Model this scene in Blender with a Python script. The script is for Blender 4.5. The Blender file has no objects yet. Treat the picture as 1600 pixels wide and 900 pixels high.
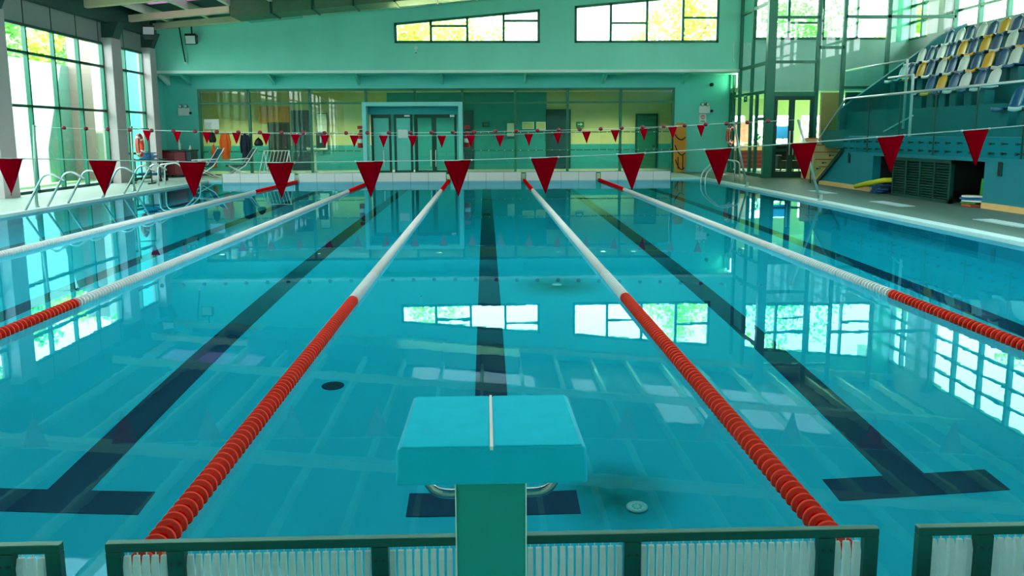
import bpy, bmesh, math, random
from mathutils import Vector, Matrix
random.seed(7)
SC = bpy.context.scene
COL = SC.collection
PI = math.pi

# ------------------------------------------------------------------ camera, world, sun, exposure
def make_camera():
    a, t, r = .0314, .1476, .0049
    F = Vector((math.sin(a) * math.cos(t), math.cos(a) * math.cos(t), -math.sin(t)))
    R = Vector((math.cos(a), -math.sin(a), 0)); U = R.cross(F)
    R2 = math.cos(r) * R - math.sin(r) * U; U2 = math.cos(r) * U + math.sin(r) * R
    cd = bpy.data.cameras.new('camera'); co = bpy.data.objects.new('camera', cd); COL.objects.link(co)
    m = Matrix((R2, U2, -F)).transposed().to_4x4(); m.translation = Vector((-.0263, 0, 1.5145))
    co.matrix_world = m
    cd.sensor_width = 36; cd.lens = 1279.8 / 1600 * 36; cd.shift_y = -(450 - 400.77) / 1600
    cd.clip_start = .05; cd.clip_end = 400
    SC.camera = co
make_camera()
SC.view_settings.view_transform = 'Standard'; SC.view_settings.look = 'None'
SC.view_settings.gamma = 1; SC.view_settings.use_curve_mapping = False
SC.view_settings.exposure = 1.2
SC.cycles.use_denoising = True
SC.cycles.transparent_max_bounces = 24
SC.cycles.max_bounces = 14; SC.cycles.diffuse_bounces = 5; SC.cycles.glossy_bounces = 6; SC.cycles.transmission_bounces = 8
SC.cycles.caustics_refractive = True; SC.cycles.caustics_reflective = False
SC.cycles.sample_clamp_indirect = 6
SKY_STRENGTH = 5.5
W = bpy.data.worlds.new('sky'); SC.world = W; W.use_nodes = True
bg = W.node_tree.nodes['Background']; bg.inputs[0].default_value = (1.0, .975, 1.0, 1); bg.inputs[1].default_value = SKY_STRENGTH
sd = bpy.data.lights.new('sun', 'SUN'); sd.energy = 40; sd.angle = .009; sd.color = (1, .96, .9)
so = bpy.data.objects.new('sun', sd); COL.objects.link(so); so.location = (10, 40, 60)
so.rotation_euler = Vector((-.2, -.45, -1)).to_track_quat('-Z', 'Y').to_euler()

# ------------------------------------------------------------------ materials
def lin(r, g, b):
    f = lambda c: (c / 255 / 12.92) if c / 255 <= .04045 else ((c / 255 + .055) / 1.055) ** 2.4
    return (f(r), f(g), f(b), 1)
def mat(name, col, rough=.5, metal=0, noise=0, nscale=3, spec=.5, trans=0, emit=0, stretch=None):
    m = bpy.data.materials.new(name); m.use_nodes = True
    nt = m.node_tree; b = nt.nodes['Principled BSDF']
    b.inputs['Base Color'].default_value = col; b.inputs['Roughness'].default_value = rough; b.inputs['Metallic'].default_value = metal
    b.inputs['Specular IOR Level'].default_value = spec
    if trans: b.inputs['Transmission Weight'].default_value = trans
    if emit: b.inputs['Emission Color'].default_value = col; b.inputs['Emission Strength'].default_value = emit
    if noise:
        tc = nt.nodes.new('ShaderNodeTexCoord'); mp = nt.nodes.new('ShaderNodeMapping'); nz = nt.nodes.new('ShaderNodeTexNoise')
        nz.inputs['Scale'].default_value = nscale; nz.inputs['Detail'].default_value = 5
        if stretch: mp.inputs['Scale'].default_value = stretch
        mx = nt.nodes.new('ShaderNodeMix'); mx.data_type = 'RGBA'
        mx.inputs[6].default_value = tuple(c * (1 - noise) for c in col[:3]) + (1,)
        mx.inputs[7].default_value = tuple(min(1, c * (1 + noise)) for c in col[:3]) + (1,)
        nt.links.new(tc.outputs['Object'], mp.inputs[0]); nt.links.new(mp.outputs[0], nz.inputs['Vector'])
        nt.links.new(nz.outputs[0], mx.inputs[0]); nt.links.new(mx.outputs[2], b.inputs['Base Color'])
    return m
def glass_mat(name, tint, gloss=.1, rough=0.0, k=.6):
    m = bpy.data.materials.new(name); m.use_nodes = True; nt = m.node_tree; nt.nodes.clear()
    o = nt.nodes.new('ShaderNodeOutputMaterial'); t = nt.nodes.new('ShaderNodeBsdfTransparent'); g = nt.nodes.new('ShaderNodeBsdfGlossy')
    mx = nt.nodes.new('ShaderNodeMixShader'); fr = nt.nodes.new('ShaderNodeLayerWeight'); fr.inputs[0].default_value = .25
    ma = nt.nodes.new('ShaderNodeMath'); ma.operation = 'MULTIPLY_ADD'; ma.inputs[1].default_value = k; ma.inputs[2].default_value = gloss
    t.inputs[0].default_value = tint; g.inputs['Roughness'].default_value = rough
    ge = nt.nodes.new('ShaderNodeNewGeometry'); om = nt.nodes.new('ShaderNodeMath'); om.operation = 'SUBTRACT'; om.inputs[0].default_value = 1; mu = nt.nodes.new('ShaderNodeMath'); mu.operation = 'MULTIPLY'
    nt.links.new(ge.outputs['Backfacing'], om.inputs[1]); nt.links.new(fr.outputs['Fresnel'], ma.inputs[0])
    nt.links.new(ma.outputs[0], mu.inputs[0]); nt.links.new(om.outputs[0], mu.inputs[1]); nt.links.new(mu.outputs[0], mx.inputs[0])
    nt.links.new(t.outputs[0], mx.inputs[1]); nt.links.new(g.outputs[0], mx.inputs[2]); nt.links.new(mx.outputs[0], o.inputs[0])
    return m
def translucent_mat(name, col, tcol, fac=.5, clear=0.0):
    m = bpy.data.materials.new(name); m.use_nodes = True; nt = m.node_tree; nt.nodes.clear()
    o = nt.nodes.new('ShaderNodeOutputMaterial'); d = nt.nodes.new('ShaderNodeBsdfDiffuse'); t = nt.nodes.new('ShaderNodeBsdfTranslucent')
    mx = nt.nodes.new('ShaderNodeMixShader'); mx.inputs[0].default_value = fac
    d.inputs[0].default_value = col; t.inputs[0].default_value = tcol
    nt.links.new(d.outputs[0], mx.inputs[1]); nt.links.new(t.outputs[0], mx.inputs[2])
    last = mx
    if clear:
        c = nt.nodes.new('ShaderNodeBsdfTransparent'); m2 = nt.nodes.new('ShaderNodeMixShader'); m2.inputs[0].default_value = clear
        nt.links.new(mx.outputs[0], m2.inputs[1]); nt.links.new(c.outputs[0], m2.inputs[2]); last = m2
    nt.links.new(last.outputs[0], o.inputs[0])
    return m
def water_mat():
    m = bpy.data.materials.new('water'); m.use_nodes = True; nt = m.node_tree; nt.nodes.clear()
    o = nt.nodes.new('ShaderNodeOutputMaterial'); r = nt.nodes.new('ShaderNodeBsdfRefraction'); g = nt.nodes.new('ShaderNodeBsdfGlossy')
    fr = nt.nodes.new('ShaderNodeFresnel'); mx = nt.nodes.new('ShaderNodeMixShader')
    r.inputs['Color'].default_value = (.5, .97, 1, 1); r.inputs['IOR'].default_value = 1.333; r.inputs['Roughness'].default_value = 0
    g.inputs['Roughness'].default_value = 0; g.inputs['Color'].default_value = (.34, .82, 1, 1); fr.inputs['IOR'].default_value = 1.333
    tc = nt.nodes.new('ShaderNodeTexCoord'); nz = nt.nodes.new('ShaderNodeTexNoise'); nz.inputs['Scale'].default_value = 5; nz.inputs['Detail'].default_value = 2
    bp = nt.nodes.new('ShaderNodeBump'); bp.inputs['Strength'].default_value = .009; bp.inputs['Distance'].default_value = .02
    nt.links.new(tc.outputs['Object'], nz.inputs['Vector']); nt.links.new(nz.outputs[0], bp.inputs['Height'])
    for n in (r, g, fr): nt.links.new(bp.outputs[0], n.inputs['Normal'])
    nt.links.new(fr.outputs[0], mx.inputs[0]); nt.links.new(r.outputs[0], mx.inputs[1]); nt.links.new(g.outputs[0], mx.inputs[2])
    nt.links.new(mx.outputs[0], o.inputs[0])
    return m
M = dict(
    paint=mat('teal_wall_paint', lin(138, 234, 216), .6, noise=.13, nscale=.8, stretch=(1, 1, .35)),
    lobby_lightened=mat('lightened_aqua_paint', lin(205, 240, 238), .6, noise=.05, nscale=.9),  # paler than the teal, brightness of the lobby wall put into colour
    paint_low=mat('teal_lower_paint', lin(105, 218, 208), .6, noise=.08, nscale=.9),
    stand=mat('petrol_stand_paint', lin(4, 132, 150), .55, noise=.06, nscale=1.2),
    stand_dark=mat('dark_teal_paint', lin(12, 120, 125), .6, noise=.08, nscale=1.5),
    ledge=mat('pale_and_lit_edge_paint', lin(238, 255, 248), .5),  # pale trim; on the far ledge it paints in the lit edge
    portal=mat('pale_aqua_panel', lin(135, 225, 225), .45),
    column=mat('grey_column_paint', lin(190, 178, 182), .55, noise=.06),
    greypanel=mat('grey_infill_panel', lin(150, 155, 155), .5, noise=.05),
    frame=mat('dark_green_metal', lin(35, 120, 98), .4, .1, noise=.1),
    frame_d=mat('black_green_metal', lin(12, 72, 62), .4, .1),
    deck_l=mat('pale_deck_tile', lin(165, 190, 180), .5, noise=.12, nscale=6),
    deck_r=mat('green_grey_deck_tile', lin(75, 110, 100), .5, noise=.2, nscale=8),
    coping=mat('white_coping_tile', lin(185, 225, 225), .4, noise=.08, nscale=10),
    pool=mat('pool_aqua_lining', lin(5, 215, 240), .5, noise=.05, nscale=.7),
    line=mat('navy_lane_tile', (.001, .02, .085, 1), .5),
    stain=mat('green_stain', lin(30, 160, 120), .6),
    beam=mat('cream_painted_beam', lin(245, 218, 182), .5, noise=.05),
    rafter=mat('pale_green_rafter', lin(232, 238, 212), .5),
    roof=mat('dark_roof_deck', lin(48, 80, 76), .7, noise=.1),
    duct=mat('olive_duct_metal', lin(95, 125, 95), .5, .2, noise=.15, nscale=8),
    white=mat('white_plastic', lin(235, 240, 240), .35),
    offwhite=mat('off_white_plastic', lin(232, 240, 238), .35, noise=.05),
    yellow=mat('yellow_plastic', lin(245, 185, 10), .35),
    blue=mat('blue_plastic', lin(20, 90, 140), .3),
    black=mat('black_plastic', lin(12, 18, 20), .5),
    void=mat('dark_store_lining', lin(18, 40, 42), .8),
    maroon=mat('maroon_laminate', lin(125, 20, 40), .4),
    orange=mat('orange_fabric', lin(255, 105, 20), .7, noise=.15, nscale=14),
    buoy=mat('orange_buoy_plastic', lin(235, 75, 35), .45),
    navy=mat('navy_fabric', lin(15, 35, 60), .8, noise=.2, nscale=12),
    steel=mat('brushed_steel', lin(170, 190, 185), .22, 1.0),
    rail=mat('satin_rail_metal', lin(205, 222, 220), .3, .6),
    panel_steel=mat('grey_green_steel', lin(45, 105, 92), .3, .75, noise=.1, nscale=30, stretch=(.1, 1, 1)),
    pole=mat('grey_green_pole', lin(150, 185, 175), .4, .3),
    cord=mat('pale_cord', lin(200, 225, 220), .6),
    block=mat('aqua_fibreglass', lin(0, 200, 235), .5, spec=.2, noise=.05, nscale=5),
    pad=mat('aqua_grip_pad', lin(0, 212, 240), .85, spec=.1, noise=.1, nscale=14),
    pedestal=mat('green_pedestal_metal', lin(8, 170, 160), .35, .2, noise=.06),
    spine=mat('ochre_board', lin(205, 140, 30), .5, noise=.12, nscale=5),
    foam_y=mat('yellow_foam', lin(205, 205, 30), .8),
    foam_b=mat('blue_foam', lin(20, 130, 205), .75),
    foam_db=mat('dark_blue_foam', lin(15, 75, 115), .75),
    foam_g=mat('green_foam', lin(40, 165, 60), .8),
    foam_r=mat('red_foam', lin(220, 80, 60), .8),
    tan=mat('tan_wood', lin(248, 198, 130), .5, noise=.12, nscale=4),
    brick=mat('terracotta_slats', lin(215, 85, 50), .6, noise=.1),
    room=mat('olive_cream_paint', lin(205, 205, 150), .7, noise=.06),
    room_t=mat('room_teal_paint', lin(40, 155, 165), .7, noise=.06),
    room_o=mat('room_orange_paint', lin(225, 150, 60), .7),
    door=mat('dark_blue_door', lin(20, 65, 80), .4),
    ext=mat('white_render', lin(128, 165, 152), .8),
    beige=mat('beige_render', lin(140, 128, 118), .8),
    grass=mat('grass_green', lin(80, 128, 70), .9, noise=.3, nscale=3),
    paving=mat('paving_outside', lin(150, 165, 155), .9),
    bark=mat('tree_bark', lin(95, 85, 65), .9),
    green_sign=mat('green_sign', lin(10, 130, 80), .5),
    red_sign=mat('red_enamel', lin(185, 25, 35), .4),
    light=mat('lamp_diffuser', lin(255, 225, 160), .5, emit=5),
    glass=glass_mat('clear_glass', (.88, .96, .94, 1), .03),
    glass_g=glass_mat('green_tinted_glass', (.72, .9, .84, 1), .035),
    glass_b=glass_mat('balustrade_glass', (.72, .95, .95, 1), .005, k=.18),
    glass_v=glass_mat('lobby_glass', (.86, .96, .94, 1), .04),
    sky=translucent_mat('pink_skylight_sheet', (.5, .42, .5, 1), (.22, .205, .20, 1), .85),
    rooflight=translucent_mat('opal_fill_sheet', (.9, .9, .9, 1), (.31, .325, .33, 1), .95),  # sheet of the added unseen roof strip
    pink=translucent_mat('lilac_skylight_sheet', (.7, .5, .7, 1), (.13, .10, .14, 1), .85),
    opal=translucent_mat('clear_opal_sheet', (.9, .9, .9, 1), (.9, .93, .92, 1), .95),
    slat=translucent_mat('translucent_slat', (.75, .88, .88, 1), (.75, .9, .9, 1), .4),
    disc_red=translucent_mat('red_lane_plastic', lin(255, 8, 10), lin(255, 25, 20), .3),
    red=translucent_mat('red_vinyl', lin(198, 0, 36), lin(195, 0, 32), .35),
    disc_rim_lit=translucent_mat('lit_salmon_rim', lin(255, 100, 82), lin(255, 115, 95), .3),  # light caught by the translucent edges put into a paler red
    disc_white=translucent_mat('white_lane_plastic', lin(225, 232, 228), lin(225, 232, 228), .25),
    water=water_mat(),
)
def leaf_mat(name, c1, c2):
    m = translucent_mat(name, c1, c2, .45); return m
M['leaf_y'] = leaf_mat('yellow_green_leaves', lin(170, 205, 90), lin(175, 210, 85))
M['leaf_g'] = leaf_mat('fresh_green_leaves', lin(105, 165, 95), lin(120, 185, 95))

# ------------------------------------------------------------------ mesh helpers
class MB:
    def __init__(s): s.bm = bmesh.new(); s.mats = []; s.cur = 0
    def m(s, material):
        if material not in s.mats: s.mats.append(material)
        s.cur = s.mats.index(material); return s
    def _f(s, vs, smooth=False):
        try:
            f = s.bm.faces.new(vs); f.material_index = s.cur; f.smooth = smooth; return f
        except ValueError: return None
    def hexa(s, p):   # 8 points: bottom 4 ccw, top 4 ccw
        v = [s.bm.verts.new(q) for q in p]
        for ix in ((3, 2, 1, 0), (4, 5, 6, 7), (0, 1, 5, 4), (1, 2, 6, 5), (2, 3, 7, 6), (3, 0, 4, 7)): s._f([v[i] for i in ix])
        return s
    def box(s, x0, x1, y0, y1, z0, z1):
        return s.hexa([(x0, y0, z0), (x1, y0, z0), (x1, y1, z0), (x0, y1, z0), (x0, y0, z1), (x1, y0, z1), (x1, y1, z1), (x0, y1, z1)])
    def prism(s, pts, axis, a, b):   # polygon pts (2d) extruded along axis between a and b
        def P(u, v, w): return {'y': (u, w, v), 'x': (w, u, v), 'z': (u, v, w)}[axis]
        lo = [s.bm.verts.new(P(u, v, a)) for u, v in pts]; hi = [s.bm.verts.new(P(u, v, b)) for u, v in pts]
        s._f(lo[::-1]); s._f(hi); n = len(pts)
        for i in range(n): s._f([lo[i], lo[(i + 1) % n], hi[(i + 1) % n], hi[i]])
        return s
    def tube(s, pts, r, n=8, cap=True, closed=False, radii=None):
        pts = [Vector(p) for p in pts]; rings = []; prev = None; N = len(pts)
        for i, p in enumerate(pts):
            if closed: d = pts[(i + 1) % N] - pts[i - 1]
            else: d = (pts[min(i + 1, N - 1)] - pts[max(i - 1, 0)])
            d.normalize()
            if prev is None:
                u = d.cross(Vector((0, 0, 1)))
                if u.length < .1: u = d.cross(Vector((1, 0, 0)))
            else: u = prev - d * prev.dot(d)
            u.normalize(); prev = u; w = d.cross(u); rr = radii[i] if radii else r
            rings.append([s.bm.verts.new(p + (u * math.cos(2 * PI * k / n) + w * math.sin(2 * PI * k / n)) * rr) for k in range(n)])
        for i in range(N if closed else N - 1):
            a, b = rings[i], rings[(i + 1) % N]
            for k in range(n): s._f([a[k], a[(k + 1) % n], b[(k + 1) % n], b[k]], True)
        if cap and not closed: s._f(rings[0][::-1]); s._f(rings[-1])
        return s
    def lathe(s, prof, c=(0, 0, 0), axis='z', n=16, smooth=True):
        rings = []
        for r, h in prof:
            ring = []
            for k in range(n):
                a = 2 * PI * k / n; u, v = r * math.cos(a), r * math.sin(a)
                q = {'z': (u, v, h), 'y': (u, h, v), 'x': (h, u, v)}[axis]
                ring.append(s.bm.verts.new((q[0] + c[0], q[1] + c[1], q[2] + c[2])))
            rings.append(ring)
        for a, b in zip(rings, rings[1:]):
            for k in range(n): s._f([a[k], a[(k + 1) % n], b[(k + 1) % n], b[k]], smooth)
        s._f(rings[0][::-1]); s._f(rings[-1]); return s
    def grid(s, P, smooth=True, closed_u=False):   # P[i][j] points
        V = [[s.bm.verts.new(p) for p in row] for row in P]
        for i in range(len(V) - 1):
            J = len(V[i])
            for j in range(J if closed_u else J - 1):
                s._f([V[i][j], V[i][(j + 1) % J], V[i + 1][(j + 1) % J], V[i + 1][j]], smooth)
        return s
    def build(s, name, material=None, parent=None, loc=None, rotz=0, bevel=0, solid=0, fix=True):
        if fix: bmesh.ops.recalc_face_normals(s.bm, faces=s.bm.faces)
        me = bpy.data.meshes.new(name); s.bm.to_mesh(me); s.bm.free()
        if s.mats:
            for m in s.mats: me.materials.append(m)
        else: me.materials.append(material)
        o = bpy.data.objects.new(name, me); COL.objects.link(o)
        if parent: o.parent = parent
        if loc: o.location = loc
        if rotz: o.rotation_euler.z = rotz
        if solid:
            q = o.modifiers.new('thickness', 'SOLIDIFY'); q.thickness = solid; q.offset = 0
        if bevel:
            q = o.modifiers.new('edges', 'BEVEL'); q.width = bevel; q.segments = 2; q.limit_method = 'ANGLE'
        return o
def box(name, x0, x1, y0, y1, z0, z1, material, parent=None, bevel=0):
    return MB().box(x0, x1, y0, y1, z0, z1).build(name, material, parent, bevel=bevel)
def tag(o, label=None, cat=None, group=None, kind=None):
    if label: o['label'] = label
    if cat: o['category'] = cat
    if group: o['group'] = group
    if kind: o['kind'] = kind
    return o
def thing(name, label, cat, loc=(0, 0, 0), group=None, rotz=0):
    o = bpy.data.objects.new(name, None); COL.objects.link(o); o.location = loc; o.rotation_euler.z = rotz
    o.empty_display_size = .1
    return tag(o, label, cat, group)
def struct(o, label, cat): return tag(o, label, cat, kind='structure')
def kids(o): return [c for c in SC.objects if c.parent == o]
def copy_thing(src, loc=None, rotz=None, label=None):
    r = src.copy(); COL.objects.link(r)
    if loc: r.location = loc
    if rotz is not None: r.rotation_euler.z = rotz
    if label: r['label'] = label
    for ch in KIDS[src.name]:
        c = ch.copy(); COL.objects.link(c); c.parent = r
        for g in KIDS.get(ch.name, ()):
            d = g.copy(); COL.objects.link(d); d.parent = c
    return r
KIDS = {}
def remember(o):
    KIDS[o.name] = kids(o)
    for c in KIDS[o.name]: KIDS[c.name] = kids(c)
    return o
def bez(p0, p1, p2, n=6):
    p0, p1, p2 = Vector(p0), Vector(p1), Vector(p2)
    return [p0 * (1 - t) ** 2 + p1 * 2 * t * (1 - t) + p2 * t * t for t in [i / n for i in range(n + 1)]]
def rounded(pts, r=.1, n=5):
    pts = [Vector(p) for p in pts]; out = [pts[0]]
    for a, b, c in zip(pts, pts[1:], pts[2:]):
        d1 = (a - b); d2 = (c - b); k = min(r, d1.length * .49, d2.length * .49)
        out += bez(b + d1.normalized() * k, b, b + d2.normalized() * k, n)
    return out + [pts[-1]]
ORD = ['first', 'second', 'third', 'fourth', 'fifth', 'sixth', 'seventh', 'eighth', 'ninth', 'tenth', 'eleventh', 'twelfth', 'thirteenth',
       'fourteenth', 'fifteenth', 'sixteenth', 'seventeenth', 'eighteenth', 'nineteenth', 'twentieth']

# ------------------------------------------------------------------ dimensions (metres, water level z = 0)
XL, XR = -9.2, 7.15            # pool side walls
YN, YF = 2.38, 27.38           # start and turning walls
DZ = .05                       # deck level
WL = -11.9                     # left window wall
WR = 15.5                      # right window wall
YU, YW = 30.3, 31.4            # upper and lower far walls
YB = -7.0                      # wall behind the camera
zb = lambda x: 6.30 + .091 * x # underside of the roof beams
zr = lambda x: zb(x) + .45     # underside of the roof deck
fl = lambda y: -1.4 - .016 * (y - 2.38)

# ------------------------------------------------------------------ pool shell
mb = MB()
mb.m(M['pool'])
mb.hexa([(XL, 2.0, fl(2) - .2), (XR, 2.0, fl(2) - .2), (XR, YF, fl(YF) - .2), (XL, YF, fl(YF) - .2), (XL, 2.0, fl(2)), (XR, 2.0, fl(2)), (XR, YF, fl(YF)), (XL, YF, fl(YF))])
mb.box(XL - .2, XL, 1.8, YF + .2, -2, -.005); mb.box(XR, XR + .2, 1.8, YF + .2, -2, -.005)
mb.box(XL, XR, YF, YF + .2, -2, -.005); mb.box(XL, XR, 1.8, 2.0, -2, -.005)
struct(mb.build('floor_pool'), 'aqua lined pool basin under the water', 'pool basin')
mb = MB().m(M['line'])
for k, x in enumerate((-7.5, -5, -2.5, 0, 2.5, 5)):
    def strip(x0, x1, y0, y1): mb.hexa([(x0, y0, fl(y0) - .01), (x1, y0, fl(y0) - .01), (x1, y1, fl(y1) - .01), (x0, y1, fl(y1) - .01), (x0, y0, fl(y0) + .006), (x1, y0, fl(y0) + .006), (x1, y1, fl(y1) + .006), (x0, y1, fl(y1) + .006)])
    strip(x - .5, x + .5, 4.41, 4.66); strip(x - .125, x + .125, 4.66, 25.1); strip(x - .5, x + .5, 25.1, 25.35)
struct(mb.build('trim_1'), 'navy lane lines with cross bars on the pool floor', 'lane marking')
w = MB().m(M['water']); v = [w.bm.verts.new(p) for p in ((XL, 2.0, 0), (XR, 2.0, 0), (XR, YF, 0), (XL, YF, 0))]; w._f(v)
tag(w.build('pool_water', fix=False), 'still turquoise water filling the indoor lane pool', 'water', kind='structure')

# decks
struct(MB().m(M['deck_l']).box(-13, XL - .2, YB, YW + .3, -.3, DZ).box(XL - .2, -9.0, YF + .2, YW + .3, -.3, DZ).build('floor_left'), 'pale tiled deck along the left windows', 'deck')
struct(box('floor_far', -9.0, XR + .2, YF + .2, YW + .3, -.3, DZ, M['deck_l']), 'tiled deck beyond the far end of the pool', 'deck')
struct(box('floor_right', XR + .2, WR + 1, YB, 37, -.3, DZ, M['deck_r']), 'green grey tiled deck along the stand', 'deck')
struct(box('floor_near', XL - .2, XR + .2, YB, 1.8, -.3, DZ, M['deck_l']), 'deck behind the starting end', 'deck')
struct(box('trim_2', XL - .22, XL, 1.8, YF + .2, -.06, DZ + .012, M['coping'], bevel=.01), 'white coping strip on the left pool edge', 'coping')
struct(box('trim_3', XR, XR + .25, 1.8, YF + .2, -.06, DZ + .012, M['coping'], bevel=.01), 'white coping strip on the right pool edge', 'coping')
struct(box('trim_4', XL, XR, YF + .12, YF + .3, -.06, DZ + .01, M['coping']), 'white coping strip at the turning end', 'coping')

# ------------------------------------------------------------------ far walls
HOLES = [(-3.25, 1.97, 4.78), (3.22, 8.46, 4.78), (9.75, 14.8, 4.88)]   # upper windows: x0, x1, sill
zt = lambda x: zb(x) - .52
mb = MB().m(M['paint'])
mb.prism([(-12.5, 3.80), (9.35, 3.80), (9.35, 4.78), (-12.5, 4.78)], 'y', YU, YU + .25)
mb.m(M['lobby_lightened']).box(9.35, 15.7, YU, YU + .25, 3.80, 4.78); mb.m(M['paint'])  # wall behind the glass coloured paler in place of stronger light
xs = [-12.5] + [v for h in HOLES for v in h[:2]] + [15.7]
for i in range(0, len(xs), 2):
    a, b = xs[i], xs[i + 1]; mb.prism([(a, 4.78), (b, 4.78), (b, zr(b)), (a, zr(a))], 'y', YU, YU + .25)
for a, b, s in HOLES:
    mb.prism([(a, zt(a)), (b, zt(b)), (b, zr(b)), (a, zr(a))], 'y', YU, YU + .25)
    if s > 4.79: mb.m(M['lobby_lightened']).box(a, b, YU, YU + .25, 4.78, s)
struct(mb.build('wall_far'), 'teal painted upper wall across the far end', 'wall')
mb = MB().m(M['paint_low'])
GX0, GX1, GZ = -10.68, 7.12, 3.25
mb.box(-13, GX0, YW, YW + .2, -.1, 3.9); mb.box(GX1, 9.3, YW, YW + .2, -.1, 3.9); mb.box(GX0, GX1, YW, YW + .2, GZ, 3.9)
struct(mb.build('wall_far_lower'), 'teal lower wall round the wide far glazing', 'wall')
struct(box('ceiling_ledge', -12.5, 9.3, YU - .03, YW + .05, 3.72, 3.80, M['paint_low']), 'soffit ledge under the upper far wall', 'ledge')
struct(box('trim_5', -12.2, 9.35, YU - .09, YU - .03, 3.74, 3.83, M['ledge']), 'pale strip painting in the lit edge of the far ledge', 'trim')  # light on the ledge edge put into the strip's pale colour
for k, x in enumerate((-11.75, -10.95, -7.86, -4.72, -1.62, 1.44, 4.42, 7.45)):
    o = MB().m(M['ledge'] if k in (0,) else M['paint_low']).prism([(YU + .02, 3.72), (YW, 3.72), (YW, 3.38)], 'x', x - .05, x + .05).build('trim_%d' % (20 + k))
    struct(o, 'triangular bracket under the far ledge, %s from the left' % ORD[k], 'bracket')
def upper_window(n, a, b, s, k):
    t = .09; mbf = MB().m(M['frame'])
    mbf.box(a, b, YU - .02, YU + .12, s, s + t); mbf.box(a, a + t, YU - .02, YU + .12, s, zt(a)); mbf.box(b - t, b, YU - .02, YU + .12, s, zt(b))
    mbf.prism([(a, zt(a) - t), (b, zt(b) - t), (b, zt(b)), (a, zt(a))], 'y', YU - .02, YU + .12)
    for i in range(1, k):
        x = a + (b - a) * i / k; mbf.box(x - .045, x + .045, YU - .02, YU + .12, s, zt(x))
    for i in (1, 3):
        if i < k:
            x0, x1 = a + (b - a) * i / k, a + (b - a) * (i + 1) / k
            z = s + .60 + .09 * (i - 1) + (.1 if n == 2 else 0); mbf.box(x0, x1, YU, YU + .1, z - .04, z + .04)
    f = mbf.build('window_%d' % n); struct(f, 'high sloping window in the far wall, %s from the left' % ORD[n - 1], 'window')
    MB().m(M['glass']).prism([(a, s), (b, s), (b, zt(b)), (a, zt(a))], 'y', YU + .05, YU + .06).build('pane', None, f)
upper_window(1, *HOLES[0], 4); upper_window(2, *HOLES[1], 4); upper_window(3, *HOLES[2], 4)

# far glazing into the room behind
gl = MB().m(M['frame'])
xm = [-10.68, -8.85, -6.58, -4.5, -2.66, -.89, 1.11, 3.09, 5.11, 7.12]
for x in xm: gl.box(x - .045, x + .045, YW - .03, YW + .1, DZ, GZ)
for z, h in ((GZ, .09), (2.75, .07), (1.62, .035), (.95, .035), (DZ + .04, .08)):
    for a, b in ((-10.68, -4.5), (-.89, 7.12)) if z < 2.74 else ((-10.68, 7.12),):
        gl.box(a, b, YW - .03, YW + .09, z - h, z)
g = struct(gl.build('window_4'), 'wide dark green framed glazing across the far end', 'window')
MB().m(M['glass_g']).box(-10.68, -4.5, YW + .02, YW + .03, DZ, GZ).box(-.89, 7.12, YW + .02, YW + .03, DZ, GZ).box(-4.5, -.89, YW + .02, YW + .03, 2.75, GZ).build('pane', None, g)
mb = MB().m(M['white'])
for z in (1.60, .93):
    for i in range(60):
        x = -10.4 + i * .3
        if not -4.6 < x < -.8: mb.box(x - .014, x + .014, YW - .036, YW - .03, z - .012, z + .012)
mb.build('safety_marks', None, g)

# doorway portal in the glazing
PX0, PX1 = -4.54, -.87
p = MB().m(M['portal'])
p.box(PX0, PX0 + .15, 30.6, YW + .1, DZ, 2.72); p.box(PX1 - .15, PX1, 30.6, YW + .1, DZ, 2.72); p.box(PX0 + .15, PX1 - .15, 30.6, YW + .1, 2.57, 2.72)
p.m(M['room_t']).box(PX0 + .15, PX1 - .15, 31.1, 31.3, 2.28, 2.57)
door = struct(p.build('door_1', bevel=.008), 'pale aqua doorway portal standing out from far glazing', 'doorway')
def leaf(a, b, fill, paper=None, handle=None):
    f = MB().m(M['frame_d']).box(a, a + .09, 31.18, 31.24, DZ, 2.28).box(b - .09, b, 31.18, 31.24, DZ, 2.28).box(a + .09, b - .09, 31.18, 31.24, 2.15, 2.28).box(a + .09, b - .09, 31.18, 31.24, DZ, .2)
    o = f.build('door_leaf', None, door)
    box('infill', a + .09, b - .09, 31.2, 31.22, .2, 2.15, fill, o)
    if paper: box('notice', paper[0], paper[1], 31.185, 31.2, 1.42, 1.72, M['white'], o)
    if handle:
        MB().m(M['rail']).tube(rounded([(handle, 31.18, .35), (handle, 31.1, .35), (handle, 31.1, .95), (handle, 31.18, .95)], .05), .022).build('handle', None, o)
    return o
leaf(-4.3, -3.55, M['paint_low'], None, -3.85); leaf(-3.45, -2.75, M['paint_low'], (-3.3, -2.95))
leaf(-2.65, -1.95, M['glass_g'], None, -2.08); leaf(-1.95, -1.1, M['glass_g'], None, -1.9)
MB().m(M['white']).box(-3.05, -2.85, 31.12, 31.18, 2.2, 2.26).box(-1.35, -1.18, 31.12, 31.18, 2.18, 2.26).build('door_closer', None, door)

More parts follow.
